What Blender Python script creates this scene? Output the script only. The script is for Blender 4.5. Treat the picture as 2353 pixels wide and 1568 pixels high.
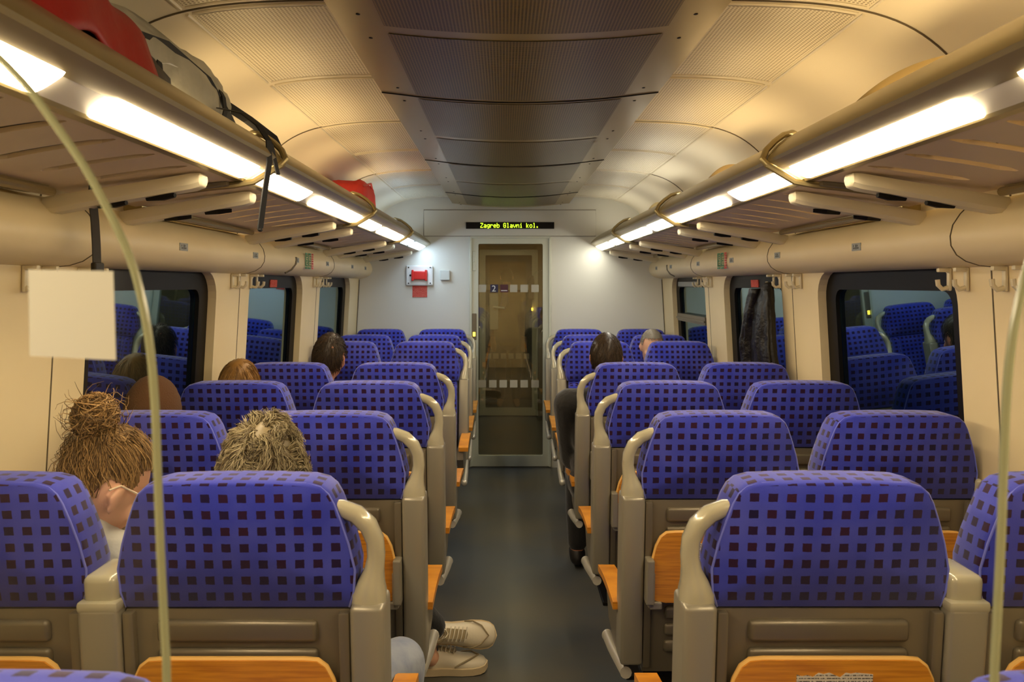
import bpy, bmesh, math, random
from math import sin, cos, pi, radians
from mathutils import Vector, Matrix, noise
from mathutils.geometry import tessellate_polygon
random.seed(7)
for o in list(bpy.data.objects): bpy.data.objects.remove(o)
SC = bpy.context.scene; COL = SC.collection
# ------------------------------------------------------------------ camera, world, exposure
CX = -0.055; CH = 1.52; F = 1791.0
cd = bpy.data.cameras.new('camera'); cam = bpy.data.objects.new('camera', cd); COL.objects.link(cam)
cam.location = (CX, 0, CH); cam.rotation_euler = (pi/2, 0, 0)
cd.sensor_width = 36; cd.lens = 36*F/2353; cd.shift_x = 18.5/2353; cd.shift_y = -130/2353; cd.clip_start = 0.02; cd.dof.use_dof = True; cd.dof.focus_distance = 2.6; cd.dof.aperture_fstop = 8
SC.camera = cam
w = bpy.data.worlds.new('night'); SC.world = w; w.use_nodes = True
w.node_tree.nodes['Background'].inputs[0].default_value = (0.012, 0.016, 0.03, 1)
w.node_tree.nodes['Background'].inputs[1].default_value = 0.3
SC.view_settings.view_transform = 'Standard'; SC.view_settings.look = 'None'
SC.view_settings.gamma = 1; SC.view_settings.exposure = 0.0; SC.view_settings.use_curve_mapping = False
LAMP = 40.0; UPL = 17.0          # strength of the strip lamps and of the up-lights in the rails
WARM = (1.0, 0.72, 0.36); NEAR = (1.0, 0.80, 0.52); NEUT = (1.0, 0.95, 0.80); COOL = (0.62, 0.80, 1.0)
J = [-.5, 2.12, 3.61, 5.08, 6.46]     # joints between rack modules
END = 6.47; BACK = -1.3
# ------------------------------------------------------------------ helpers
def lin(r, g, b, a=1):
    f = lambda c: (c/255/12.92) if c/255 <= .04045 else ((c/255+.055)/1.055)**2.4
    return (f(r), f(g), f(b), a)
def mat(name, col, rough=.5, metal=0, spec=.5, sheen=0, coat=0, bump=None, vary=None, trans=0):
    m = bpy.data.materials.new(name); m.use_nodes = True; nt = m.node_tree; n = nt.nodes; b = n['Principled BSDF']
    b.inputs['Base Color'].default_value = col; b.inputs['Roughness'].default_value = rough
    b.inputs['Metallic'].default_value = metal; b.inputs['Specular IOR Level'].default_value = spec
    b.inputs['Sheen Weight'].default_value = sheen; b.inputs['Coat Weight'].default_value = coat
    tc = n.new('ShaderNodeTexCoord')
    if vary:                       # (scale, second colour)
        t = n.new('ShaderNodeTexNoise'); t.inputs['Scale'].default_value = vary[0]; t.inputs['Detail'].default_value = 5
        nt.links.new(tc.outputs['Object'], t.inputs['Vector'])
        r = n.new('ShaderNodeValToRGB'); r.color_ramp.elements[0].position = .38; r.color_ramp.elements[1].position = .66
        r.color_ramp.elements[0].color = col; r.color_ramp.elements[1].color = vary[1]
        nt.links.new(t.outputs[0], r.inputs[0]); nt.links.new(r.outputs[0], b.inputs['Base Color'])
    if bump:
        t = n.new('ShaderNodeTexNoise'); t.inputs['Scale'].default_value = bump[0]; t.inputs['Detail'].default_value = 3
        nt.links.new(tc.outputs['Object'], t.inputs['Vector'])
        bp = n.new('ShaderNodeBump'); bp.inputs['Strength'].default_value = bump[1]; bp.inputs['Distance'].default_value = .004
        nt.links.new(t.outputs[0], bp.inputs['Height']); nt.links.new(bp.outputs[0], b.inputs['Normal'])
    return m
def emit(name, col, s):
    m = bpy.data.materials.new(name); m.use_nodes = True; n = m.node_tree.nodes; n.clear()
    e = n.new('ShaderNodeEmission'); e.inputs[0].default_value = (*col[:3], 1); e.inputs[1].default_value = s
    o = n.new('ShaderNodeOutputMaterial'); m.node_tree.links.new(e.outputs[0], o.inputs[0]); return m
def pane_mat(name, refl, tint=(1,1,1,1), rough=0.0, gl=(1,1,1,1)):
    m = bpy.data.materials.new(name); m.use_nodes = True; n = m.node_tree.nodes; n.clear(); L = m.node_tree.links
    t = n.new('ShaderNodeBsdfTransparent'); t.inputs[0].default_value = tint
    g = n.new('ShaderNodeBsdfGlossy'); g.inputs['Roughness'].default_value = rough; g.inputs['Color'].default_value = gl
    fr = n.new('ShaderNodeLayerWeight'); fr.inputs[0].default_value = .5
    mr = n.new('ShaderNodeMapRange'); mr.inputs[3].default_value = refl; mr.inputs[4].default_value = min(1, refl*2.6)
    L.new(fr.outputs['Facing'], mr.inputs[0])
    mx = n.new('ShaderNodeMixShader'); o = n.new('ShaderNodeOutputMaterial')
    L.new(mr.outputs[0], mx.inputs[0]); L.new(t.outputs[0], mx.inputs[1]); L.new(g.outputs[0], mx.inputs[2]); L.new(mx.outputs[0], o.inputs[0])
    return m
def mathn(nt, op, a, b=None, c=None):
    x = nt.nodes.new('ShaderNodeMath'); x.operation = op
    for i, v in enumerate((a, b, c)):
        if v is None: continue
        if isinstance(v, (int, float)): x.inputs[i].default_value = v
        else: nt.links.new(v, x.inputs[i])
    return x.outputs[0]
def fabric(name, base, base2, sq1, sq2):
    m = mat(name, base, rough=.9, spec=.15, sheen=.35); nt = m.node_tree; n = nt.nodes; L = nt.links; b = n['Principled BSDF']
    b.inputs['Sheen Roughness'].default_value = .45; b.inputs['Sheen Tint'].default_value = (.75,.75,1,1)
    uv = n.new('ShaderNodeUVMap'); uv.uv_map = 'UVMap'; sp = n.new('ShaderNodeSeparateXYZ'); L.new(uv.outputs[0], sp.inputs[0])
    u = mathn(nt, 'DIVIDE', sp.outputs[0], .0335); v = mathn(nt, 'DIVIDE', sp.outputs[1], .0318)
    fu = mathn(nt, 'SUBTRACT', mathn(nt, 'FRACT', u), .5); fv = mathn(nt, 'SUBTRACT', mathn(nt, 'FRACT', v), .5)
    tn = n.new('ShaderNodeTexNoise'); tn.inputs['Scale'].default_value = 120; L.new(uv.outputs[0], tn.inputs['Vector'])
    wob = mathn(nt, 'MULTIPLY', mathn(nt, 'SUBTRACT', tn.outputs[0], .5), .07)
    mx = mathn(nt, 'MAXIMUM', mathn(nt, 'ABSOLUTE', fu), mathn(nt, 'ABSOLUTE', fv))
    ins = mathn(nt, 'LESS_THAN', mathn(nt, 'ADD', mx, wob), .255)
    cb = n.new('ShaderNodeCombineXYZ'); L.new(mathn(nt, 'FLOOR', u), cb.inputs[0]); L.new(mathn(nt, 'FLOOR', v), cb.inputs[1])
    wn = n.new('ShaderNodeTexWhiteNoise'); L.new(cb.outputs[0], wn.inputs[0])
    sqc = n.new('ShaderNodeMix'); sqc.data_type = 'RGBA'; L.new(wn.outputs[0], sqc.inputs[0]); sqc.inputs[6].default_value = sq1; sqc.inputs[7].default_value = sq2
    t2 = n.new('ShaderNodeTexNoise'); t2.inputs['Scale'].default_value = 9; t2.inputs['Detail'].default_value = 6
    oi = n.new('ShaderNodeObjectInfo'); tc = n.new('ShaderNodeTexCoord')
    va = n.new('ShaderNodeVectorMath'); va.operation = 'ADD'; L.new(tc.outputs['Object'], va.inputs[0]); L.new(oi.outputs['Random'], va.inputs[1])
    L.new(va.outputs[0], t2.inputs['Vector'])
    r = n.new('ShaderNodeValToRGB'); r.color_ramp.elements[0].position = .35; r.color_ramp.elements[1].position = .7
    r.color_ramp.elements[0].color = base; r.color_ramp.elements[1].color = base2; L.new(t2.outputs[0], r.inputs[0])
    fin = n.new('ShaderNodeMix'); fin.data_type = 'RGBA'; L.new(ins, fin.inputs[0]); L.new(r.outputs[0], fin.inputs[6]); L.new(sqc.outputs[2], fin.inputs[7])
    L.new(fin.outputs[2], b.inputs['Base Color'])
    t3 = n.new('ShaderNodeTexNoise'); t3.inputs['Scale'].default_value = 900; L.new(tc.outputs['Object'], t3.inputs['Vector'])
    bp = n.new('ShaderNodeBump'); bp.inputs['Strength'].default_value = .25; bp.inputs['Distance'].default_value = .002; L.new(t3.outputs[0], bp.inputs['Height']); L.new(bp.outputs[0], b.inputs['Normal'])
    return m
def perf(name, col, hole, rough, metal, pitch, r=.3):
    m = mat(name, col, rough=rough, metal=metal); nt = m.node_tree; n = nt.nodes; L = nt.links; b = n['Principled BSDF']
    tc = n.new('ShaderNodeTexCoord'); sp = n.new('ShaderNodeSeparateXYZ'); L.new(tc.outputs['Object'], sp.inputs[0])
    fu = mathn(nt, 'SUBTRACT', mathn(nt, 'FRACT', mathn(nt, 'DIVIDE', sp.outputs[0], pitch)), .5)
    fv = mathn(nt, 'SUBTRACT', mathn(nt, 'FRACT', mathn(nt, 'DIVIDE', sp.outputs[1], pitch)), .5)
    d = mathn(nt, 'SQRT', mathn(nt, 'ADD', mathn(nt, 'MULTIPLY', fu, fu), mathn(nt, 'MULTIPLY', fv, fv)))
    ins = mathn(nt, 'LESS_THAN', d, r)
    mx = n.new('ShaderNodeMix'); mx.data_type = 'RGBA'; L.new(ins, mx.inputs[0]); mx.inputs[6].default_value = col; mx.inputs[7].default_value = hole
    L.new(mx.outputs[2], b.inputs['Base Color']); return m
def link(name, bm, m, parent=None, smooth=False, uv=None):
    bmesh.ops.recalc_face_normals(bm, faces=bm.faces[:])
    if uv is not None:
        lay = bm.loops.layers.uv.new('UVMap')
        for f in bm.faces:
            nn = f.normal; a = max(range(3), key=lambda i: abs(nn[i])*(1.0 if i != 2 else .95))
            for l in f.loops:
                c = l.vert.co
                l[lay].uv = ((c.x+uv[0], c.z+uv[1]) if a == 1 else (c.y+uv[0], c.z+uv[1]) if a == 0 else (c.x+uv[0], c.y+.01))
    me = bpy.data.meshes.new(name); bm.to_mesh(me); bm.free()
    for mm in (m if isinstance(m, (list, tuple)) else [m]): me.materials.append(mm)
    if smooth:
        me.polygons.foreach_set('use_smooth', [True]*len(me.polygons))
        if smooth != 'all':
            try: me.set_sharp_from_angle(angle=radians(smooth if smooth is not True else 40))
            except Exception: pass
    o = bpy.data.objects.new(name, me); COL.objects.link(o)
    if parent: o.parent = parent
    return o
def empty(name, loc=(0,0,0), rz=0):
    o = bpy.data.objects.new(name, None); COL.objects.link(o); o.location = loc; o.rotation_euler = (0,0,rz); o.empty_display_size = .1; return o
def tag(o, label, cat, group=None, kind=None):
    o['label'] = label; o['category'] = cat
    if group: o['group'] = group
    if kind: o['kind'] = kind
    return o
def struct(o): o['kind'] = 'structure'; return o
def copy_tree(o, parent=None):
    c = o.copy(); COL.objects.link(c)
    if parent: c.parent = parent
    for ch in [x for x in bpy.data.objects if x.parent == o]: copy_tree(ch, c)
    return c
def nb(): return bmesh.new()
def box(bm, x0, x1, y0, y1, z0, z1, bev=0, seg=2, mi=0, M=None):
    t = bmesh.new(); bmesh.ops.create_cube(t, size=1)
    for v in t.verts: v.co = Vector(((x0+x1)/2+v.co.x*(x1-x0), (y0+y1)/2+v.co.y*(y1-y0), (z0+z1)/2+v.co.z*(z1-z0)))
    if bev: bmesh.ops.bevel(t, geom=t.edges[:], offset=bev, segments=seg, profile=.5, affect='EDGES', clamp_overlap=True)
    merge(bm, t, mi, M)
def merge(bm, t, mi=0, M=None):
    if M is not None: bmesh.ops.transform(t, matrix=M, verts=t.verts[:])
    vm = [bm.verts.new(v.co) for v in t.verts]; t.verts.index_update()
    for f in t.faces:
        try: nf = bm.faces.new([vm[v.index] for v in f.verts]); nf.material_index = mi or f.material_index
        except ValueError: pass
    t.free()
def sph(bm, c, r, M=None, seg=16, mi=0):
    t = bmesh.new(); bmesh.ops.create_uvsphere(t, u_segments=seg, v_segments=max(6, seg*2//3), radius=1)
    rr = r if isinstance(r, (tuple, list)) else (r, r, r)
    for v in t.verts: v.co = Vector((v.co.x*rr[0], v.co.y*rr[1], v.co.z*rr[2]))+Vector(c)
    merge(bm, t, mi, M)
def tube(bm, pts, rad, n=8, caps=True, flat=None, mi=0):
    """round tube along points; rad scalar or list; flat=(a,b) elliptical factors"""
    pts = [Vector(p) for p in pts]; N = len(pts); rings = []; up = None
    for i, p in enumerate(pts):
        d = (pts[min(i+1, N-1)]-pts[max(i-1, 0)]); d = d.normalized() if d.length > 1e-9 else Vector((0,0,1))
        if up is None:
            up = Vector((0,0,1)) if abs(d.z) < .9 else Vector((0,1,0))
        a = up.cross(d).normalized(); up = d.cross(a).normalized(); r = rad[i] if isinstance(rad, (list, tuple)) else rad
        fa, fb = flat if flat else (1, 1)
        rings.append([bm.verts.new(p+a*(cos(2*pi*k/n)*r*fa)+up*(sin(2*pi*k/n)*r*fb)) for k in range(n)])
    for i in range(N-1):
        for k in range(n):
            f = bm.faces.new((rings[i][k], rings[i][(k+1) % n], rings[i+1][(k+1) % n], rings[i+1][k])); f.material_index = mi
    if caps:
        for rg in (rings[0], rings[-1]):
            try: f = bm.faces.new(rg); f.material_index = mi
            except ValueError: pass
def cap(bm, p0, p1, r0, r1, n=14):
    p0, p1 = Vector(p0), Vector(p1); sph(bm, p0, r0, seg=n); sph(bm, p1, r1, seg=n); tube(bm, [p0, (p0+p1)/2, p1], [r0, (r0+r1)/2, r1], n)
def plate(bm, loops, fn, d0, d1, mi=0):
    """2-D outline with holes, given thickness d0..d1, mapped by fn(u,v,d)"""
    tri = tessellate_polygon([[Vector((p[0], p[1], 0)) for p in lp] for lp in loops]); flat = [p for lp in loops for p in lp]
    A = [bm.verts.new(fn(p[0], p[1], d0)) for p in flat]; B = [bm.verts.new(fn(p[0], p[1], d1)) for p in flat]
    for t in tri:
        for S in (A, B):
            try: f = bm.faces.new([S[i] for i in t]); f.material_index = mi
            except ValueError: pass
    k = 0
    for lp in loops:
        n = len(lp)
        for i in range(n):
            a, b = k+i, k+(i+1) % n; f = bm.faces.new((A[a], A[b], B[b], B[a])); f.material_index = mi
        k += n
def rrect(u0, u1, v0, v1, r, n=6):
    out = []
    for cu, cv, a in ((u1-r, v1-r, 0), (u0+r, v1-r, 90), (u0+r, v0+r, 180), (u1-r, v0+r, 270)):
        for i in range(n+1):
            t = radians(a+90*i/n); out.append((cu+r*cos(t), cv+r*sin(t)))
    return out
def sweep(bm, prof, y0, y1, mi=0, close=True, ny=1, fn=None):
    """profile of (x,z) swept along y"""
    rows = []
    for j in range(ny+1):
        y = y0+(y1-y0)*j/ny; rows.append([bm.verts.new(fn(x, y, z) if fn else (x, y, z)) for x, z in prof])
    n = len(prof)
    for j in range(ny):
        for i in range(n if close else n-1):
            f = bm.faces.new((rows[j][i], rows[j][(i+1) % n], rows[j+1][(i+1) % n], rows[j+1][i])); f.material_index = mi
    if close:
        for r in (rows[0], rows[-1]):
            try: f = bm.faces.new(r); f.material_index = mi
            except ValueError: pass
# ------------------------------------------------------------------ materials
M_wall = mat('cream_panel', lin(238, 220, 176), rough=.42, vary=(2.2, lin(230, 211, 166)))
M_end = mat('end_panel', lin(218, 217, 206), rough=.45)
M_ceil = mat('ceiling_cream', lin(236, 226, 200), rough=.4)
M_cperf = perf('ceiling_perforated', lin(236, 226, 200), lin(150, 135, 100), .5, 0, .0105, .3)
M_duct = mat('duct_metal', lin(164, 144, 98), rough=.3, metal=.4)
M_dperf = perf('duct_perforated', lin(134, 110, 60), lin(36, 28, 14), .36, .25, .0085, .33)
M_seam = mat('seam_dark', lin(92, 80, 58), rough=.7)
M_black = mat('black_rubber', lin(18, 15, 12), rough=.45, spec=.2)
M_alu = mat('brushed_aluminium', lin(160, 145, 102), rough=.33, metal=.6)
M_lip = mat('lamp_reflector', lin(232, 226, 208), rough=.4, metal=.3)
M_cover = mat('arm_plastic', lin(222, 212, 182), rough=.38)
M_shelf = mat('shelf_laminate', lin(226, 204, 172), rough=.45)
M_brown = mat('dark_slot', lin(60, 46, 26), rough=.8)
M_fab = fabric('chequered_fabric', lin(52, 60, 170), lin(74, 80, 182), lin(48, 18, 44), lin(26, 17, 58))
M_seamf = mat('piping_blue', lin(104, 112, 214), rough=.8, sheen=.5)
M_shell = mat('seat_shell_bronze', lin(120, 111, 92), rough=.33, metal=.35, bump=(700, .08))
M_post = mat('seat_post_grey', lin(156, 150, 132), rough=.34, metal=.3, bump=(700, .06))
M_handle = mat('handle_beige', lin(184, 178, 152), rough=.22, metal=.1, coat=.5)
M_chrome = mat('silver_tube', lin(206, 200, 184), rough=.25, metal=.4)
def wood():
    m = mat('beech_veneer', lin(214, 146, 48), rough=.35, coat=.2); nt = m.node_tree; n = nt.nodes; L = nt.links
    tc = n.new('ShaderNodeTexCoord'); mp = n.new('ShaderNodeMapping'); mp.inputs['Scale'].default_value = (3, 3, 60); L.new(tc.outputs['Object'], mp.inputs[0])
    t = n.new('ShaderNodeTexNoise'); t.inputs['Scale'].default_value = 3; t.inputs['Detail'].default_value = 6; L.new(mp.outputs[0], t.inputs['Vector'])
    r = n.new('ShaderNodeValToRGB'); r.color_ramp.elements[0].color = lin(222, 150, 44); r.color_ramp.elements[1].color = lin(190, 118, 32); r.color_ramp.elements[0].position = .4; r.color_ramp.elements[1].position = .7
    L.new(t.outputs[0], r.inputs[0]); L.new(r.outputs[0], n['Principled BSDF'].inputs['Base Color']); return m
M_wood = wood(); M_ply = mat('ply_edge', lin(236, 188, 104), rough=.5)
def paper_mat(name, paper, ink, dense=170):
    m = mat(name, paper, rough=.8); nt = m.node_tree; n = nt.nodes; L = nt.links
    tc = n.new('ShaderNodeTexCoord'); sp = n.new('ShaderNodeSeparateXYZ'); L.new(tc.outputs['Object'], sp.inputs[0])
    row = mathn(nt, 'LESS_THAN', mathn(nt, 'FRACT', mathn(nt, 'MULTIPLY', sp.outputs[2], dense)), .42)
    mp = n.new('ShaderNodeMapping'); mp.inputs['Scale'].default_value = (420, 420, dense); L.new(tc.outputs['Object'], mp.inputs[0])
    t = n.new('ShaderNodeTexNoise'); t.inputs['Scale'].default_value = 1; L.new(mp.outputs[0], t.inputs['Vector'])
    k = mathn(nt, 'MULTIPLY', row, mathn(nt, 'GREATER_THAN', t.outputs[0], .46))
    mx = n.new('ShaderNodeMix'); mx.data_type = 'RGBA'; L.new(k, mx.inputs[0]); mx.inputs[6].default_value = paper; mx.inputs[7].default_value = ink
    L.new(mx.outputs[2], n['Principled BSDF'].inputs['Base Color']); return m
M_note = paper_mat('printed_notice', lin(216, 208, 190), lin(96, 88, 80))
M_redp = paper_mat('red_notice', lin(196, 40, 32), lin(228, 150, 130), 150)
M_white = mat('white_plastic', lin(224, 226, 222), rough=.4)
M_grey = mat('grey_plastic', lin(150, 152, 146), rough=.45)
M_red = mat('red_plastic', lin(206, 30, 24), rough=.35)
M_floor = mat('floor_vinyl', lin(74, 79, 84), rough=.3, vary=(1.3, lin(98, 92, 76)), bump=(300, .05))
M_dframe = mat('door_aluminium', lin(205, 208, 190), rough=.4, metal=.15)
M_dark = mat('dark_void', lin(10, 10, 12), rough=.8)
M_winglass = pane_mat('night_window_glass', .2, (.55,.62,.6,1), 0.0, (.62,.86,1,1))
M_doorglass = pane_mat('door_glass', .1, (.9,.9,.82,1))
M_screen = pane_mat('partition_glass', .015, (.985,.99,.985,1))
M_edge = mat('glass_edge', lin(150, 154, 122), rough=.25, spec=.8)
M_amber = emit('amber_light', (1, .62, .05), 5)
M_led = emit('led_dots', (.62, 1, .03), 2.6)
# ------------------------------------------------------------------ room shell
def wx(z): return 1.262+(1.5-z)*.055          # inside face of the side walls
PROF = [(.44,2.245),(.60,2.243),(.75,2.236),(.88,2.215),(.98,2.178),(1.06,2.12),(1.12,2.05),(1.165,1.97),(1.20,1.88),(1.225,1.79),(1.24,1.70)]
for _ in range(2):
    Q = [PROF[0]]
    for a, b in zip(PROF, PROF[1:]): Q += [(a[0]*.75+b[0]*.25, a[1]*.75+b[1]*.25), (a[0]*.25+b[0]*.75, a[1]*.25+b[1]*.75)]
    PROF = Q+[PROF[-1]]
bm = nb(); plate(bm, [[(-2,-1.4),(2,-1.4),(2,9.3),(-2,9.3)]], lambda u,v,d: Vector((u, v, d)), -.05, 0); struct(link('floor', bm, M_floor))
def ceil_prof(t): return [(-x, z+t) for x, z in reversed(PROF)]+[(x, z+t) for x, z in PROF]
bm = nb(); a = ceil_prof(0); b = [(x*1.03, z+.05) for x, z in a]
sweep(bm, a+b[::-1], BACK, END+.02, ny=1); ceiling = struct(link('ceiling', bm, M_ceil, smooth=30))
def zc(x):
    x = abs(x)
    if x < .44: return 2.245
    for (x0, z0), (x1, z1) in zip(PROF, PROF[1:]):
        if x0 <= x <= x1: return z0+(z1-z0)*(x-x0)/(x1-x0)
    return 1.7
CJ = [-.86,-.15,.56,1.27,1.98,2.70,3.44,4.17,4.90,5.62,6.34]
for s in (-1, 1):
    for y0, y1 in zip(CJ[2:], CJ[3:]):
        bm = nb(); xs = [.47+.385*i/6 for i in range(7)]
        rows = [[bm.verts.new((s*x, y, zc(x)-dz)) for x in xs] for y, dz in ((y0+.035, .0035), (y1-.035, .0035))]
        for i in range(6): bm.faces.new((rows[0][i], rows[0][i+1], rows[1][i+1], rows[1][i]))
        link('perforated_panel', bm, M_cperf, ceiling)
        bm = nb(); r = .0045     # raised border bead round the panel
        lo = [(s*x, y0+.022, zc(x)-.002) for x in xs]; hi = [(s*x, y1-.022, zc(x)-.002) for x in xs]
        tube(bm, lo, r, 6); tube(bm, hi, r, 6); tube(bm, [(s*.868, y0+.02, zc(.868)-.002), (s*.868, y1-.02, zc(.868)-.002)], r, 6)
        link('panel_bead', bm, M_ceil, ceiling, smooth=True)
for y in (1.98, 3.44, 4.90):
    for s in (-1, 1):
        bm = nb(); tube(bm, [(s*x, y, z-.001) for x, z in PROF], .003, 6); link('panel_seam', bm, M_seam, ceiling, smooth=True)
# dark metal air duct down the middle of the ceiling
def duct_z(x): x = abs(x); return 2.142+.024*(x/.38)**2 if x < .38 else 2.166+(x-.38)*.12
DJ = [-.9,-.18,.54,1.26,1.96,2.66,3.38,4.10,4.82,5.54,6.24]
dp = [(x, duct_z(x)) for x in [-.472+.944*i/24 for i in range(25)]]
bm = nb(); sweep(bm, dp+[(.472, 2.26), (-.472, 2.26)], BACK, 6.30); duct = link('air_duct', bm, M_duct, ceiling, smooth=25)
xs = [-.352+.704*i/16 for i in range(17)]
for y0, y1 in zip(DJ[1:], DJ[2:]):
    bm = nb(); rows = [[bm.verts.new((x, y, duct_z(x)-.002)) for x in xs] for y in (y0+.03, y1-.03)]
    for i in range(16): bm.faces.new((rows[0][i], rows[0][i+1], rows[1][i+1], rows[1][i]))
    link('perforated_grille', bm, M_dperf, duct)
for k, y in enumerate(DJ[1:]):
    if k % 2 == 0: continue
    pass
for y in (1.26-.02, 2.66, 4.10, 5.54):
    bm = nb(); tube(bm, [(x, y, z-.0005) for x, z in dp], .003, 6); link('duct_joint', bm, M_black, duct)
for y in DJ[2:]:
    for s in (-1, 1):
        for dy in (-.09, .09): bm = nb(); sph(bm, (s*.405, y+dy, duct_z(.405)), (.006,.006,.002), seg=8); link('screw', bm, M_black, duct)
# side walls with window openings
WINS = [(2.30, 3.24), (3.73, 4.64), (5.15, 6.08)]; WT, WB = 1.56, .80
NEARW = (.83, 1.78)
def wmap(s, extra=0): return lambda u, v, d: Vector((s*(wx(v)+d), u, v))
nwin = 0; win_objs = {}
for s, side in ((-1, 'left'), (1, 'right')):
    bm = nb(); ws = [NEARW]+WINS
    loops = [[(BACK, 0), (END+.02, 0), (END+.02, 1.80), (BACK, 1.80)]]+[rrect(a-.035, b+.035, WB-.035, WT+.012, .11) for a, b in ws]
    plate(bm, loops, wmap(s), 0, .035); wl = struct(link('wall_'+side, bm, M_wall))
    for y in (2.10, 3.56, 5.02, .63):
        bm = nb(); plate(bm, [[(y-.0025, .1), (y+.0025, .1), (y+.0025, 1.57), (y-.0025, 1.57)]], wmap(s), -.0012, .002); link('panel_seam', bm, M_seam, wl)
    for i, (a, b) in enumerate(ws):
        nwin += 1; wn = struct(empty('window_%d' % nwin, (0, 0, 0))); win_objs[(side, i)] = wn
        bm = nb(); plate(bm, [rrect(a-.04, b+.04, WB-.04, WT+.016, .115)], wmap(s), .030, .0301)
        bm.free(); bm = nb()
        plate(bm, [rrect(a-.045, b+.045, WB-.045, WT+.02, .12), rrect(a+.055, b-.055, WB+.05, WT-.06, .05)], wmap(s), .036, .052)
        link('window_frame', bm, M_black, wn, smooth=30)
        bm = nb(); plate(bm, [rrect(a+.045, b-.045, WB+.04, WT-.05, .05)], wmap(s), .054, .060); link('pane', bm, M_winglass, wn)
        # outer skin of the car beyond the frame
    bm = nb(); plate(bm, [[(BACK, 0), (END, 0), (END, 2.3), (BACK, 2.3)]]+[rrect(a-.02, b+.02, WB-.02, WT, .1) for a, b in ws], wmap(s), .075, .08); link('outer_skin', bm, M_dark, wl)
wn = win_objs[('right', 3)]; f = wmap(1)   # top-hung flap in the last window on the right
bm = nb(); plate(bm, [rrect(5.2, 6.03, 1.245, 1.30, .008)], f, .012, .05); plate(bm, [rrect(5.2, 6.03, 1.262, 1.275, .004)], f, .004, .02); link('flap_bar', bm, M_shell, wn)
bm = nb(); plate(bm, [rrect(5.35, 5.98, 1.505, 1.54, .008)], f, .02, .05); link('flap_latch', bm, M_grey, wn)
for side, s in (('left', -1), ('right', 1)):
    bm = nb(); plate(bm, [rrect(4.13, 4.25, 1.505, 1.545, .004)], wmap(s), .031, .0355); link('warning_label', bm, M_redp, win_objs[(side, 2)])
# cable duct (rounded cream box) above the windows
nseat = 0
for s, side in ((-1, 'left'), (1, 'right')):
    pr = [(1.262,1.568),(1.225,1.572),(1.19,1.583),(1.165,1.60),(1.15,1.625),(1.148,1.65),(1.155,1.68),(1.175,1.71),(1.20,1.735),(1.25,1.75)]
    bm = nb(); sweep(bm, [(s*x, z) for x, z in pr], BACK, END); du = struct(link('trim_%d' % (1 if s < 0 else 2), bm, M_wall, smooth=50))
    for y in (.63, 2.10, 3.56, 5.02):
        bm = nb(); tube(bm, [(s*(x-.0005), y, z) for x, z in pr[:-1]], .002, 6); link('duct_seam', bm, M_seam, du)
    # seat number plates
    for y in (1.95-.35, 2.66, 3.43, 4.12, 4.83, 5.62, 6.15):
        bm = nb(); w2 = .033
        box(bm, -w2, w2, -.001, .001, -.013, .013, mi=0)
        for q in (-.018, .010): 
            for c in ((0,0),(0,1),(1,0)): box(bm, q+c[0]*.007-.002, q+c[0]*.007+.001, -.0015, 0, -.007+c[1]*.008, -.001+c[1]*.008, mi=1)
        box(bm, -.003, .002, -.0015, 0, -.008, .008, mi=1)
        o = link('seat_number_plate', bm, [M_grey, M_black], du)
        o.rotation_euler = (radians(-14), 0, 0); o.matrix_basis = Matrix.Translation((s*1.1475, y, 1.648)) @ Matrix.Rotation(-s*pi/2, 4, 'Z')
# baseboards with heater
for s, side in ((-1,'left'), (1,'right')):
    bm = nb(); box(bm, min(s*1.25, s*1.345), max(s*1.25, s*1.345), BACK, END-.02, 0.001, .16, .01); struct(link('baseboard_'+side, bm, M_shell))
# end wall with door opening; sign panel
DX0, DX1, DZ = -.333, .330, 1.914
bm = nb(); plate(bm, [[(-1.4,0),(DX0,0),(DX0,DZ),(DX1,DZ),(DX1,0),(1.4,0),(1.4,2.35),(-1.4,2.35)]], lambda u,v,d: Vector((u, d, v)), END, END+.06)
endw = struct(link('wall_end', bm, M_end))
bm = nb(); px0, px1 = -.72, .707; z0, z1 = 1.921, 2.138
plate(bm, [rrect(px0, px1, z0, z1, .008)], lambda u,v,d: Vector((u, d, v)), END-.004, END+.002); sp_ = link('sign_panel', bm, M_end, endw)
bm = nb(); tube(bm, [(px0,END-.004,z0),(px1,END-.004,z0),(px1,END-.004,z1),(px0,END-.004,z1),(px0,END-.004,z0)], .0022, 6); link('panel_gap', bm, M_seam, sp_)
for s in (-1, 1):
    bm = nb(); tube(bm, [(s*wx(z)-s*.004, END-.003, z) for z in (0.02, .8, 1.56)], .003, 6); link('corner_joint', bm, M_seam, endw)
bm = nb(); plate(bm, [[(-1.5,0),(1.5,0),(1.5,2.35),(-1.5,2.35)]], lambda u,v,d: Vector((u, d, v)), BACK-.05, BACK); struct(link('wall_back', bm, M_wall))
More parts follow.
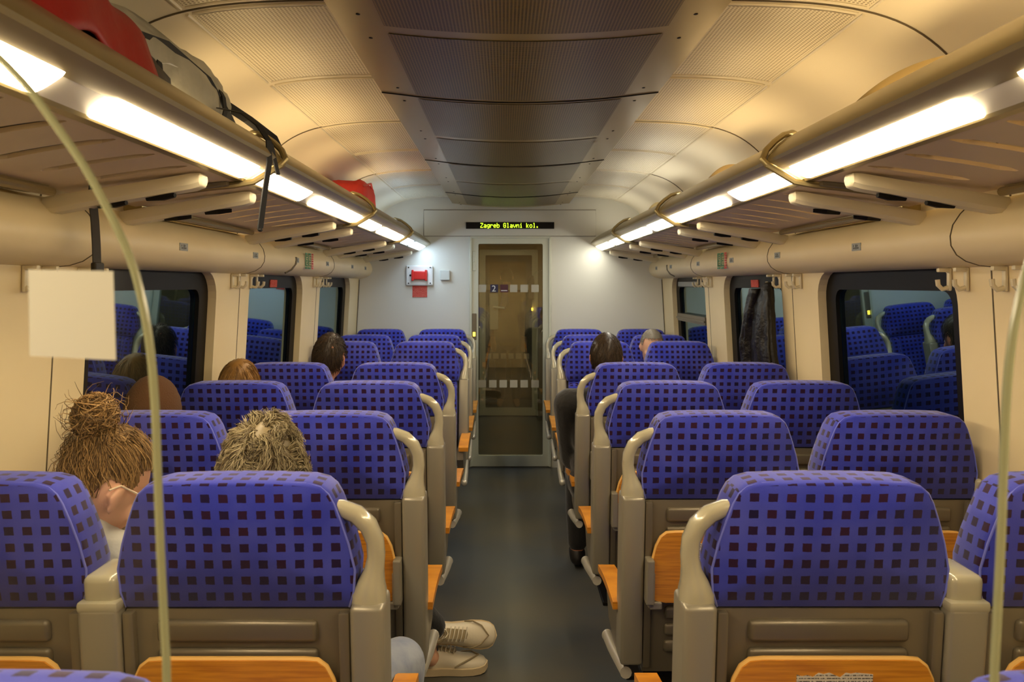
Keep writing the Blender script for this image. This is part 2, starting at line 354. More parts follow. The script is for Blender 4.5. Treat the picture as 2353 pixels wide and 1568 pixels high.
# destination display
disp = tag(empty('destination_display', (-.004, END-.006, 2.009)), 'black LED destination display above the end door reading Zagreb Glavni kol.', 'display')
bm = nb(); box(bm, -.366, .366, -.012, .002, -.0275, .0275, .003); link('housing', bm, M_black, disp)
FONT = {'Z':['11111','00001','00010','00100','01000','10000','11111'],'a':['00000','00000','01110','00001','01111','10001','01111'],
'g':['00000','00000','01111','10001','10001','01111','00001','01110'],'r':['00000','00000','10110','11001','10000','10000','10000'],
'e':['00000','00000','01110','10001','11111','10000','01110'],'b':['10000','10000','10110','11001','10001','10001','11110'],
'G':['01110','10001','10000','10111','10001','10001','01110'],'l':['01100','00100','00100','00100','00100','00100','01110'],
'v':['00000','00000','10001','10001','10001','01010','00100'],'n':['00000','00000','10110','11001','10001','10001','10001'],
'i':['00100','00000','01100','00100','00100','00100','01110'],'k':['10000','10000','10010','10100','11000','10100','10010'],
'o':['00000','00000','01110','10001','10001','10001','01110'],'.':['00000','00000','00000','00000','00000','01100','01100'],' ':[]}
bm = nb(); dx, dz = .00452, .0056; x = -.246
for ch in 'Zagreb Glavni kol.':
    for r, row in enumerate(FONT[ch]):
        for c, q in enumerate(row):
            if q == '1': box(bm, x+c*dx, x+c*dx+dx*.98, -.0145, -.013, .0195-r*dz-dz*.9, .0195-r*dz)
    x += dx*6
link('led_text', bm, M_led, disp)
# ------------------------------------------------------------------ end door, vestibule, second door
def door(n, y, amber=False):
    d = struct(empty('door_%d' % n, (0, y, 0)))
    P = lambda u, v, t: Vector((u, t, v))
    bm = nb(); plate(bm, [[(DX0,0.01),(DX1,.01),(DX1,DZ),(DX0,DZ)], rrect(-.268,.268,.098,1.858,.012)], P, -.012, .03)
    box(bm, DX0-.006, DX0+.012, -.03, .0, 0.01, DZ, .002); box(bm, DX1-.012, DX1+.006, -.03, .0, .01, DZ, .002); box(bm, DX0, DX1, -.03, 0, DZ-.012, DZ+.006, .002)
    link('door_frame', bm, M_dframe, d)
    bm = nb(); plate(bm, [rrect(-.27,.27,.095,1.86,.012)], P, .004, .010); link('pane', bm, M_doorglass, d)
    bm = nb()
    for zz in (1.487, .693):
        for k in range(6):
            if zz > 1 and k in (1, 2): continue
            u = -.235+k*.087+(0 if k < 5 else .004); box(bm, u-.031, u+.031, .001, .0035, zz-.031, zz+.031)
    link('frosted_squares', bm, mat('frost_film', lin(176, 170, 150), rough=.7), d)
    return d
d1 = door(1, END+.012)
bm = nb(); box(bm, -.321, -.283, -.022, 0, 1.06, 1.28, .004); co = link('door_opener', bm, M_shell, d1); bm = nb(); box(bm, -.312, -.292, -.026, -.02, 1.09, 1.125, .003); link('indicator_light', bm, M_amber, co)
bm = nb(); box(bm, -.321, -.285, -.018, 0, 1.63, 1.80, .012); sph(bm, (-.303, -.02, 1.71), (.006,.004,.006), seg=8); link('lock_cover', bm, M_dframe, d1)
bm = nb(); box(bm, -.169, -.104, .0, .0035, 1.454, 1.52, .0005); st = link('class_sticker', bm, mat('navy', lin(24, 26, 62), rough=.4), d1)
tcu = bpy.data.curves.new('two', 'FONT'); tcu.body = '2'; tcu.size = .072; tcu.extrude = .0006; to = bpy.data.objects.new('digit_two', tcu); COL.objects.link(to)
bpy.context.view_layer.update(); me = bpy.data.meshes.new_from_object(to.evaluated_get(bpy.context.evaluated_depsgraph_get())); bpy.data.objects.remove(to)
dg = bpy.data.objects.new('digit_two', me); me.materials.clear(); me.materials.append(M_white); COL.objects.link(dg); dg.parent = st; dg.location = (-.157, -.001, 1.462); dg.rotation_euler = (pi/2, 0, 0)
bm = nb(); box(bm, -.086, -.020, .0, .0035, 1.454, 1.52, .0005, mi=0); box(bm, -.078, -.028, -.0012, .001, 1.466, 1.472, mi=1); pass
link('rule_sticker', bm, [mat('maroon', lin(70, 20, 40), rough=.4), M_white], d1)
M_vest = mat('vestibule_panel', lin(150, 138, 112), rough=.5)
bm = nb()
for s in (-1, 1): box(bm, min(s*.62, s*.66), max(s*.62, s*.66), END+.07, 9.0, 0, 2.1)
box(bm, -.66, .66, END+.07, 9.0, 2.02, 2.08); struct(link('wall_vestibule', bm, M_vest))
bm = nb(); plate(bm, [[(-.8,0),(DX0,0),(DX0,DZ),(DX1,DZ),(DX1,0),(.8,0),(.8,2.1),(-.8,2.1)]], lambda u,v,d: Vector((u, d, v)), 9.0, 9.04); struct(link('wall_inner', bm, M_vest))
d2 = door(2, 8.99)
bm = nb(); box(bm, .23, .285, -.06, -.02, 1.35, 1.62, .005); link('door_opener', bm, M_shell, d2)
bm = nb(); box(bm, -.22, -.12, -.02, 0, 1.0, 1.42, .008); tube(bm, [(-.17,-.03,1.26),(-.17,-.06,1.26),(-.05,-.06,1.25)], .012, 8); link('door_handle', bm, M_dframe, d2)
bm = nb(); box(bm, .262, .278, -.045, -.01, 1.22, 1.25, .002); link('indicator_light', bm, M_amber, d2)
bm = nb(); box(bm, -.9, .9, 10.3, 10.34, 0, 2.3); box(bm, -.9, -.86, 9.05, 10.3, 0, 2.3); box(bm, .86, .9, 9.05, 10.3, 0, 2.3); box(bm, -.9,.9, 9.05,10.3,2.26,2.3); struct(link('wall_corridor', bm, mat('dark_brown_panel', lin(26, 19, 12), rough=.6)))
bm = nb(); box(bm, -.9, .9, 9.31, 10.3, -.05, 0); struct(link('floor_corridor', bm, M_floor))
vl = struct(empty('ceiling_lamp', (0, 7.7, 2.0))); bm = nb(); box(bm, -.12, .12, -.3, .3, -.004, .018, .003); link('lamp_diffuser', bm, emit('vestibule_lamp', (1, .88, .62), 9.0), vl)
# emergency brake on the end wall
eb = tag(empty('emergency_brake', (-.753, END-.004, 1.595)), 'white emergency brake unit with red pull handle on the end wall', 'emergency brake')
bm = nb(); box(bm, -.112, .112, -.03, .0, -.085, .085, .012); link('mounting_plate', bm, M_white, eb)
for a in (-.09, .09):
    for c in (-.065, .065): bm = nb(); sph(bm, (a, -.031, c), (.006,.003,.006), seg=8); link('screw', bm, M_black, eb)
bm = nb(); sph(bm, (-.075, -.031, .0), (.009,.004,.009), seg=10); link('key_hole', bm, M_black, eb)
bm = nb(); box(bm, -.055, .06, -.062, -.03, -.035, .035, .006); box(bm, -.062, -.045, -.066, -.03, -.045, .045, .004); box(bm, .048, .066, -.066, -.03, -.045, .045, .004); link('pull_handle', bm, M_red, eb)
bx_ = tag(empty('switch_box', (-.543, END-.004, 1.597)), 'small pale grey box on the end wall just right of the emergency brake', 'box'); bm = nb(); box(bm, -.04, .04, -.03, 0, -.042, .042, .006); link('housing', bm, mat('pale_grey', lin(205,208,200), rough=.4), bx_)
rl = empty('notice_label', (-.753, END-.004, 1.462)); tag(rl, 'small red printed notice stuck below the emergency brake', 'notice')
bm = nb(); box(bm, -.061, .061, -.002, 0, -.048, .048); link('sheet', bm, M_redp, rl)
# ------------------------------------------------------------------ luggage racks with strip lamps
RAIL = [(.84,1.938),(.815,1.951),(.785,1.952),(.75,1.938),(.715,1.915),(.688,1.893),(.668,1.872),(.663,1.859),(.667,1.851),(.680,1.844),(.700,1.834)]
def slab_z(x): return 1.803-(x-.76)*.115
shelf_cache = {}
def make_rack(s, y0, y1, colour, upcol, lamp_k, label, side):
    r = tag(empty('luggage_rack', (s*1.2, y0, 1.75)), label, 'luggage rack', 'luggage racks on the %s side' % side); ox, oy, oz = s*1.2, y0, 1.75
    L_ = y1-y0
    def P(x, y, z): return Vector((s*x-ox, y-oy, z-oz))
    # shelf with curved slots
    y_a, y_b = y0+.01, y1-.01; holes = []
    n = 7
    ys_ = y0+.27 if y0 > 0 else .82
    for k in range(n):
        yc = ys_+k*(y1-.29-ys_)/(n-1); bow = .10-.012*k; top = []; bot = []
        for i in range(9):
            t = i/8; x = .80+(.29-.012*abs(k-3))*t; yy = yc+bow*t*t-.0; hw = (.018 if y0 < 0 else .013)*min(1, (min(t, 1-t)*8+.25)); top.append((x, yy+hw)); bot.append((x, yy-hw))
        holes.append(top+bot[::-1])
    bm = nb(); outer = [(.775, y_a), (1.17, y_a), (1.17, y_b), (.775, y_b)]
    plate(bm, [outer]+holes, lambda u, v, d: P(u, v, slab_z(u)+d), 0, .009); link('shelf', bm, M_shelf, r)
    # aluminium rail (curved front profile) with the lamp trough
    bm = nb(); inner = [(x+.012, z-.004) if i > 6 else (x+.004, z-.014) for i, (x, z) in enumerate(RAIL)]
    sweep(bm, [(s*x-ox, z-oz) for x, z in RAIL+inner[::-1]], .004, L_-.004)
    sweep(bm, [(s*x-ox, z-oz) for x, z in [(.70,1.875),(.775,1.822),(.79,1.815),(.79,1.80),(.762,1.80),(.757,1.806),(.775,1.815)][:7]], .004, L_-.004)
    link('rail', bm, M_alu, r, smooth=35)
    bm = nb(); sweep(bm, [(s*x-ox, z-oz) for x, z in [(.697,1.842),(.757,1.806),(.760,1.810),(.70,1.847)]], .02, L_-.02); link('lamp_reflector', bm, M_lip, r)
    for a, b in (((.05, 1.05), (1.12, 1.65), (1.82, L_-.05)) if y0 < 0 else ((.05, .52), (.67, L_-.05))):
        bm = nb(); prof = [(s*x-ox, z-oz) for x, z in [(.7015,1.8345),(.706,1.828),(.719,1.819),(.735,1.809),(.749,1.803),(.757,1.803),(.760,1.806),(.760,1.814),(.705,1.845)]]
        sweep(bm, prof, a, b); link('lamp_diffuser', bm, emit('strip_lamp', colour, LAMP*lamp_k), r, smooth=40)
        bm = nb(); sweep(bm, [(s*x-ox, z-oz) for x, z in [(.80,1.954),(.84,1.948),(.84,1.942),(.80,1.949)]], a+.08, b-.08)
        link('uplight', bm, emit('up_light', upcol, UPL*lamp_k), r)
    bm = nb(); sweep(bm, [(s*x-ox, z-oz) for x, z in [(.84,1.937),(.80,1.82),(.806,1.82),(.848,1.934)]], .01, L_-.01); link('rail_back', bm, M_alu, r)
    # wall-side extrusion
    bm = nb(); box(bm, *sorted((s*1.15-ox, s*1.21-ox)), .24, L_-.24, 1.742-oz, 1.772-oz, .006); tube(bm, [P(1.145, y0+.24, 1.744), P(1.145, y1-.24, 1.744)], .011, 10); link('wall_rail', bm, M_alu, r, smooth=30)
    for yy in (y0+.19, y1-.19):     # supporting arms
        if yy > 6.44: continue
        bm = nb(); sec = []
        for t, zt, zb, hw in ((0,.0,-.036,.024),(.06,.0,-.042,.029),(.3,0,-.040,.030),(.6,0,-.038,.030),(.93,.002,-.036,.030),(.985,.0,-.032,.025),(1,-.006,-.026,.018)):
            x = 1.185+(.795-1.185)*t; zz = 1.738+(1.798-1.738)*t-.004
            ring = [(hw*.82,zt),(hw,zt-.008),(hw,zb+.010),(hw*.7,zb),(-hw*.7,zb),(-hw,zb+.010),(-hw,zt-.008),(-hw*.82,zt)]
            sec.append([bm.verts.new(P(x, yy+a, zz+b)) for a, b in ring])
        for q in range(len(sec)-1):
            for k in range(8): bm.faces.new((sec[q][k], sec[q][(k+1) % 8], sec[q+1][(k+1) % 8], sec[q+1][k]))
        bm.faces.new(sec[0]); bm.faces.new(sec[-1]); ar = link('support_arm', bm, M_cover, r, smooth=35)
        for xa in (.90, 1.02):
            bm = nb()
            zz = 1.738+(1.185-xa)/.39*.06-.046
            tube(bm, [P(xa-.035, yy+.010*(1 if yy < y0+.5 else -1), zz+.004), P(xa, yy, zz+.003), P(xa+.04, yy, zz-.004)], [.006,.012,.006], 6); link('finger_slot', bm, M_black, ar)
    if y1 < 6.4:                     # clamp hoop at the joint to the next rack
        pts = [(1.17,1.752),(1.0,1.765),(.87,1.782),(.79,1.79),(.735,1.80),(.692,1.826),(.660,1.845),(.652,1.862),(.668,1.890),(.70,1.918),(.74,1.945),(.785,1.962),(.83,1.952)]
        bm = nb(); tube(bm, [P(x, y1+[0,0,0,0,0,0,0,.01,.03,.06,.10,.15,.19][i], z) for i, (x, z) in enumerate(pts)], [.009]*13, 8); link('clamp_hoop', bm, M_alu, r, smooth=True)
        bm = nb(); plate(bm, [[(.80,y1-.03),(1.17,y1-.05),(1.17,y1+.05),(.80,y1+.03)]], lambda u,v,d: P(u, v, slab_z(u)+d-.012), 0, .01); link('joint_cover', bm, M_shell, r)
    if (s > 0 or y0 > 3) and y1 < 6.4:             # arched lip standing behind the rail
        bm = nb(); N = 16; hi = []; lo = []
        for i in range(N+1):
            t = i/N; y = y1-.62+.61*t; h = 1.965+.058*sin(pi*t/1.15)**.8; hi.append(P(.875, y, h)); lo.append(P(.86, y, 1.80))
        for off in (0,):
            A = [bm.verts.new(p) for p in hi]; B = [bm.verts.new(p) for p in lo]; dd = Vector((s*.012, 0, 0)); A2 = [bm.verts.new(p+dd) for p in hi]; B2 = [bm.verts.new(p+dd) for p in lo]
            for i in range(N):
                bm.faces.new((A[i],A[i+1],B[i+1],B[i])); bm.faces.new((A2[i],A2[i+1],B2[i+1],B2[i])); bm.faces.new((A[i],A[i+1],A2[i+1],A2[i]))
        link('arched_lip', bm, mat('lip_ochre', lin(118, 98, 54), rough=.6), r)
    return r
where = ['nearest the camera, under the backpack', 'second from the camera', 'third from the camera, carrying the red bag', 'farthest, ending at the end wall']
whereR = ['nearest the camera, empty with wide yellow-edged slots', 'second from the camera, above the hanging black jacket', 'third from the camera, above the evacuation sticker', 'farthest, ending at the end wall']
lc = [NEAR, NEAR, NEAR, COOL]; rc = [NEAR, NEAR, NEUT, NEUT]; lu = [WARM, WARM, WARM, COOL]; ru = [WARM, WARM, NEUT, NEUT]
for i in range(4):
    make_rack(-1, J[i], J[i+1], lc[i], lu[i], [1.15,1,.9,.6][i], 'left overhead luggage rack with strip lamp, '+where[i], 'left')
    make_rack(1, J[i], J[i+1], rc[i], ru[i], [1,1,.85,.6][i], 'right overhead luggage rack with strip lamp, '+whereR[i], 'right')
# ------------------------------------------------------------------ coat hooks and stickers on the duct
def make_hook():
    h = empty('coat_hook'); bm = nb(); box(bm, -.008, .008, -.006, .003, -.055, .012, .003); tube(bm, [(0,-.004,-.045),(0,-.022,-.05),(0,-.034,-.038),(0,-.036,-.022)], .007, 8)
    box(bm, -.008, .008, -.036, 0, .0, .012, .003); link('hook', bm, M_cover, h, smooth=35); return h
hk = None
for s, side in ((-1,'left'), (1,'right')):
    for ji, jy in enumerate((2.12, 3.61, 5.09)):
        for q, dy in enumerate((-.17, -.085, .085, .17)):
            h = make_hook() if hk is None else copy_tree(hk); hk = hk or h
            h.location = (s*(wx(1.56)-.004), jy+dy, 1.556); h.rotation_euler = (0, 0, -s*pi/2)
            od = ['nearest', 'second', 'third', 'farthest'][q]
            pl = ['the near window and the nearest pillar seam', 'the near and middle windows', 'the middle and far windows'][ji]
            tag(h, '%s of four cream hooks, %s wall, between %s' % (od, side, pl) if ji else '%s of four cream hooks at the %s wall seam before the near window' % (od, side), 'hook', 'coat hooks below the duct')
for s, side, yy in ((-1,'left',4.38), (1,'right',4.28)):
    e = tag(empty('evacuation_sticker', (s*1.146, yy, 1.652)), 'green and red evacuation sticker on the %s cream duct under the rack' % side, 'sticker')
    e.rotation_euler = (0, 0, -s*pi/2)
    bm = nb(); g = 0
    for k, (u0, u1) in enumerate(((-.10,-.055), (-.035,.015), (.04,.075))):
        mi = 1 if k == 2 else 0
        for q in range(7):
            if q in (0, 6) or k == 2: box(bm, u0, u1, -.002, 0, -.045+q*.013, -.036+q*.013, mi=mi)
            else:
                box(bm, u0, u0+.012, -.002, 0, -.045+q*.013, -.032+q*.013, mi=mi); box(bm, u1-.012-.006*(q % 2), u1, -.002, 0, -.045+q*.013, -.036+q*.013, mi=mi)
    link('printed_bars', bm, [mat('sticker_green', lin(40,130,80), rough=.5), mat('sticker_red', lin(200,60,50), rough=.5)], e)
for s, side, yy in ((-1,'left',4.10), (1,'right',5.75)):
    bm = nb(); pts = [(s*(1.1475-.0), yy+.05*t*t*0, z) for t, z in ((0,1.63),(1,1.67))]
    tube(bm, [(s*1.190, yy-.06, 1.582), (s*1.164, yy-.035, 1.60), (s*1.149, yy-.01, 1.63), (s*1.149, yy+.0, 1.662)], .008, 8)
    o = link('grab_recess', bm, M_shell, bpy.data.objects['trim_1' if s < 0 else 'trim_2'])
# ------------------------------------------------------------------ seats
RC = .11      # backrest lean
def lean(bm):
    for v in bm.verts: v.co.y -= (v.co.z-1.05)*RC
def hr_outline():
    return [(.212,.916),(.221,.945),(.224,.99),(.213,1.04),(.199,1.085),(.187,1.118),(.177,1.137),(.162,1.150),(.136,1.157),(.07,1.1595),(0,1.160)]
def headrest_bm():
    bm = nb(); o = hr_outline(); full = o+[(-x, z) for x, z in o[::-1][1:]]
    N = len(full); layers = [(-.0, .972), (.006, .99), (.018, 1.0), (.075, 1.0), (.093, .985), (.102, .955)]; rings = []
    for y, k in layers:
        rings.append([bm.verts.new((x*k, y-.012*(1-(x/.2)**2)*(1 if y < .01 else 0), .916+(z-.916)*(1-(1-k)*.9)+(1-k)*.05*(0 if z > 1 else 1))) for x, z in full])
    for a, b in zip(rings, rings[1:]):
        for i in range(N): bm.faces.new((a[i], a[(i+1) % N], b[(i+1) % N], b[i]))
    for rg in (rings[0], rings[-1]):
        c = bm.verts.new((0, rg[0].co.y-(.008 if rg is rings[0] else -.010), 1.05))
        for i in range(N): bm.faces.new((rg[i], rg[(i+1) % N], c))
    lean(bm); return bm
def piping_bm():
    bm = nb(); o = hr_outline(); full = o+[(-x, z) for x, z in o[::-1][1:]]
    tube(bm, [(x*.985, .004, .916+(z-.916)*.985) for x, z in full], .0022, 6); lean(bm); return bm
PROTO = {}
def make_seat(kind, a, note=False):
    """local frame: +y is the way the sitter faces, a = side of the aisle post"""
    r = empty('train_seat')
    link('headrest', headrest_bm(), M_fab, r, smooth='all', uv=(.5+.0335*.0, .0))
    hp = link('piping', piping_bm(), M_seamf, r, smooth='all')
    # plastic back shell with pressed ribs
    bm = nb(); box(bm, -.211, .211, .004, .035, .40, .913, .004)
    for zt, zb in ((.893,.850), (.838,.79), (.60,.565), (.55,.515), (.50,.465)): box(bm, -.150, .150, -.010, .008, zb, zt, .011, 3)
    for q in (-1, 1): box(bm, min(q*.190,q*.211), max(q*.190,q*.211), -.012, .01, .42, .910, .004)
    lean(bm); link('back_shell', bm, M_shell, r, smooth=35)
    # back cushion and seat cushion
    bm = nb(); box(bm, -.205, .205, .036, .098, .44, .922, .022, 3)
    for q in (-1, 1): box(bm, min(q*.14,q*.206), max(q*.14,q*.206), .06, .125, .50, .90, .025, 3)
    lean(bm); link('back_cushion', bm, M_fab, r, smooth='all', uv=(.5, .01))
    bm = nb(); box(bm, -.212, .212, .135, .545, .385, .465, .03, 4); link('seat_cushion', bm, M_fab, r, smooth='all', uv=(.5, .02))
    bm = nb(); box(bm, -.20, .20, .10, .50, .345, .392, .012); box(bm, -.05, .05, .18, .40, .012, .35, .01); box(bm, -.14, .14, .12, .44, .0, .018, .004); link('pedestal', bm, M_black, r)
    # folding table of beech with brackets
    bm = nb(); o = [(.150,.626),(.183,.632),(.197,.66),(.198,.72),(.182,.79),(.170,.815),(.155,.827),(.13,.829)]
    full = o+[(-x, z) for x, z in o[::-1]]; plate(bm, [full], lambda u,v,d: Vector((u, d, v)), -.036, -.020); lean(bm); tb = link('folding_table', bm, M_wood, r)
    bm = nb(); tube(bm, [(x, -.028, z+.0005) for x, z in full], .005, 6, mi=0); lean(bm); link('table_edge', bm, M_ply, tb, smooth=True)
    for q in (-1, 1):
        bm = nb(); box(bm, min(q*.186,q*.204), max(q*.186,q*.204), -.044, -.012, .612, .715, .003); box(bm, min(q*.165,q*.2), max(q*.165,q*.2), -.044, -.014, .608, .630, .004); lean(bm); link('table_bracket', bm, M_post, tb)
    if note:
        bm = nb(); random.seed(5); pts = [(-.07,.70),(.07,.70)]+[(.07-i*.010, .797+random.uniform(0,.010)) for i in range(15)]
        plate(bm, [pts], lambda u,v,d: Vector((u, d, v)), -.0375, -.0365); lean(bm); link('paper_notice', bm, M_note, tb)
    # posts
    def post(x0, x1, ztop, nm='post', zb=.43):
        bm = nb(); box(bm, x0, x1, -.022, .075, zb, ztop, .010, 3); lean(bm); return link(nm, bm, M_post, r, smooth=35)
    if kind == 'aisle':
        x0, x1 = sorted((a*.213, a*.276)); post(x0, x1, .926, 'aisle_post')
        x0, x1 = sorted((-a*.213, -a*.290)); post(x0, x1, .922, 'middle_post')
        bm = nb(); box(bm, x0+.006, x1-.006, -.010, .10, .918, .980, .014, 3); box(bm, x0, x1, -.022, .085, .913, .934, .006, 2); lean(bm); link('middle_cap', bm, M_handle, r, smooth=40)
        # curved grab handle
        bm = nb(); pts = [(.240,.925,.033,.040),(.240,.952,.032,.040),(.244,.975,.025,.034),(.250,1.0,.0185,.026),(.254,1.03,.0165,.022),(.252,1.062,.0165,.021),(.240,1.092,.0165,.021),(.218,1.115,.0165,.020),(.190,1.128,.015,.019),(.170,1.131,.013,.018)]
        pts = [(x+.003, .912+(z-.925)*.93, w_, d_) for x, z, w_, d_ in pts]; rings = []
        for i, (x, z, wr, dr) in enumerate(pts):
            p0 = pts[max(i-1, 0)]; p1 = pts[min(i+1, len(pts)-1)]; t = Vector((p1[0]-p0[0], p1[1]-p0[1])).normalized(); nx, nz = -t.y, t.x
            rings.append([bm.verts.new((a*(x+nx*wr*sg(cos(2*pi*k/12))), .028+dr*sg(sin(2*pi*k/12)), z+nz*wr*sg(cos(2*pi*k/12)))) for k in range(12)])
        for p, q in zip(rings, rings[1:]):
            for k in range(12): bm.faces.new((p[k], p[(k+1) % 12], q[(k+1) % 12], q[k]))
        bm.faces.new(rings[0]); bm.faces.new(rings[-1]); lean(bm); link('grab_handle', bm, M_handle, r, smooth=50)
        bm = nb(); x0, x1 = sorted((a*.190, a*.212)); box(bm, x0, x1, -.055, -.012, .625, .755, .004); lean(bm); link('post_bracket', bm, M_post, r)
        # armrest, side panel and tube on the aisle side
        bm = nb(); xa, xb = sorted((a*.235, a*.290)); N = 8; pr = []
        for i in range(N+1): t = i/N; pr.append((.10+.36*t, .592+.012*sin(pi*t)-.02*t))
        rows = [[bm.verts.new((x, y, z+dz)) for y, z in pr] for x, dz in ((xa, 0), (xb, 0), (xb, -.022), (xa, -.022))]
        for i in range(4):
            for k in range(N): bm.faces.new((rows[i][k], rows[i][k+1], rows[(i+1) % 4][k+1], rows[(i+1) % 4][k]))
        bm.faces.new([q[0] for q in rows]); bm.faces.new([q[-1] for q in rows]); ar = link('armrest', bm, M_wood, r)
        bm = nb(); x0, x1 = sorted((a*.225, a*.262)); plate(bm, [[(.06,.43),(.06,.575),(.44,.555),(.455,.50),(.40,.42),(.2,.38)]], lambda u,v,d: Vector((d, u, v)), x0, x1); link('side_panel', bm, M_shell, r)
        bm = nb(); tube(bm, [(a*.258, .06, .405), (a*.264, .28, .372), (a*.264, .40, .358)], [.017,.018,.019], 12); sph(bm, (a*.264,.405,.357), .020); link('frame_tube', bm, M_chrome, r, smooth=True)
    else:
        x0, x1 = sorted((-a*.213, -a*.236)); post(x0, x1, .922, 'wall_post'); bm = nb(); box(bm, x0+.002, x1-.002, -.010, .10, .918, .975, .012, 3); lean(bm); link('wall_cap', bm, M_handle, r, smooth=40)
    return r
def sg(v): return math.copysign(abs(v)**.7, v)
ROWS = [('A', .655, 1), ('B', 1.44, 1), ('C', 2.175, 1), ('D', 2.87, 1), ('E', 3.56, 1), ('F', 4.98, -1), ('G', 5.62, -1), ('H', 6.345, -1)]
rowtxt = ['cut off at the lower picture edge', 'nearest full row', 'second full row', 'third full row', 'fourth full row, back view',
          'first row facing the camera', 'middle row facing the camera', 'last row, against the end wall']
sitter = {('B',-1,'aisle'):'a grey curly-haired man in it', ('B',-1,'window'):'a woman with a hair bun in it', ('C',-1,'window'):'a brown-capped passenger in it', ('D',-1,'window'):'a blond head showing above it',
          ('E',-1,'window'):'a short dark-haired man in it', ('E',1,'aisle'):'black-jacketed man in it', ('G',1,'window'):'a grey cropped-haired man in it',
          ('B',1,'aisle'):'torn paper notice on its table', ('C',1,'aisle'):'printed notice on its table'}
for ri, (R, y, f) in enumerate(ROWS):
    for s in (-1, 1):
        for kind in ('aisle', 'window'):
            if R == 'A' and kind == 'window': continue
            a = -s*f; note = (s > 0 and kind == 'aisle' and R in 'BC'); key = (kind, a, note)
            if key not in PROTO: o = PROTO[key] = make_seat(kind, a, note)
            else: o = copy_tree(PROTO[key])
            o.location = (s*(.553 if kind == 'aisle' else 1.053), y+.002*(s > 0), 0); o.rotation_euler = (0, 0, 0 if f > 0 else pi)
            side = 'left' if s < 0 else 'right'; lab = 'blue chequered seat, %s %s place, %s' % (side, kind, rowtxt[ri])
            if (R, s, kind) in sitter: lab = 'blue chequered %s %s seat, %s, %s' % (side, kind, rowtxt[ri].split(',')[0], sitter[(R, s, kind)])
            tag(o, lab, 'seat', 'blue chequered train seats')
# ------------------------------------------------------------------ glass partitions
def smooth_pts(P, n=2):
    for _ in range(n):
        Q = [P[0]]
        for a, b in zip(P, P[1:]): Q += [(a[0]*.75+b[0]*.25, a[1]*.75+b[1]*.25), (a[0]*.25+b[0]*.75, a[1]*.25+b[1]*.75)]
        P = Q+[P[-1]]
    return P
def Pc(px, py, d): return ((px-1158)*d/F+CX, CH-(py-654)*d/F)
pts = [(50,180),(130,290),(200,390),(255,495),(300,590),(325,680),(345,790),(357,930),(362,1080),(368,1250),(378,1450),(385,1568)]
gl = [Pc(x, y, .56) for x, y in pts]; gl = [(-.62, 1.79), (-.50, 1.75)][:0]+gl
top = [(gl[0][0]-.06, gl[0][1]+.055), (gl[0][0]-.15, gl[0][1]+.10)]
edge = [(-x, z) for x, z in gl]       # positive side outline (mirror of the left)
edgeL = [(x, z) for x, z in (top[::-1]+gl)]+[(gl[-1][0]+.004, .75), (gl[-1][0]+.004, .40), (gl[-1][0], .03)]
for s, side in ((-1,'left'), (1,'right')):
    g = tag(empty('glass_partition', (s*.8, .56, 0)), 'clear glass draught screen with curved pale edge on the %s%s' % (side, ', bearing the blank sheet' if s < 0 else ' edge of the picture'), 'glass screen')
    E = [((-s)*x-s*.8, z) for x, z in edgeL]
    zt = edgeL[0][1]; out = smooth_pts(E)+[(s*1.33-s*.8, .03), (s*1.26-s*.8, 1.5), (s*1.14-s*.8, 1.70), (s*1.13-s*.8, zt)]
    bm = nb(); plate(bm, [out], lambda u,v,d: Vector((u, d, v)), -.003, .003); link('glass_sheet', bm, M_screen, g)
    bm = nb(); tube(bm, [(x, 0, z) for x, z in smooth_pts(E)], .0031, 8, flat=(1, 1)); link('polished_edge', bm, M_edge, g, smooth=True)
(x0, z1), (x1, z0) = Pc(66, 620, .553), Pc(266, 828, .553)
pp = tag(empty('paper_sheet', ((x0+x1)/2, .553, (z0+z1)/2)), 'blank off-white sheet taped to the left glass screen', 'paper'); w2, h2 = (x1-x0)/2, (z1-z0)/2
bm = nb(); plate(bm, [[(-w2+.001,-h2+.003),(w2,-h2),(w2-.002,h2-.001),(-w2,h2)]], lambda u,v,d: Vector((u, d+.0006*sin(u*90), v)), -.0004, .0004); link('sheet', bm, mat('blank_paper', lin(206,206,196), rough=.85), pp)
# ------------------------------------------------------------------ people
def hair_mat(name, c1, c2):
    m = mat(name, c1, rough=.45, spec=.4); nt = m.node_tree; n = nt.nodes
    at = n.new('ShaderNodeAttribute'); at.attribute_name = 'hc'; mx = n.new('ShaderNodeMix'); mx.data_type = 'RGBA'
    nt.links.new(at.outputs['Fac'], mx.inputs[0]); mx.inputs[6].default_value = c1; mx.inputs[7].default_value = c2
    nt.links.new(mx.outputs[2], n['Principled BSDF'].inputs['Base Color']); return m
def skin_mat(name, c):
    m = mat(name, c, rough=.5, bump=(160, .12)); b = m.node_tree.nodes['Principled BSDF']
    b.inputs['Subsurface Weight'].default_value = .12; b.inputs['Subsurface Radius'].default_value = (.01,.004,.002); b.inputs['Subsurface Scale'].default_value = .5; return m
SK = skin_mat('skin_fair', lin(238, 186, 152)); SK2 = skin_mat('skin_tan', lin(200, 136, 100))
HR = Vector((.074, .093, .108))       # skull radii
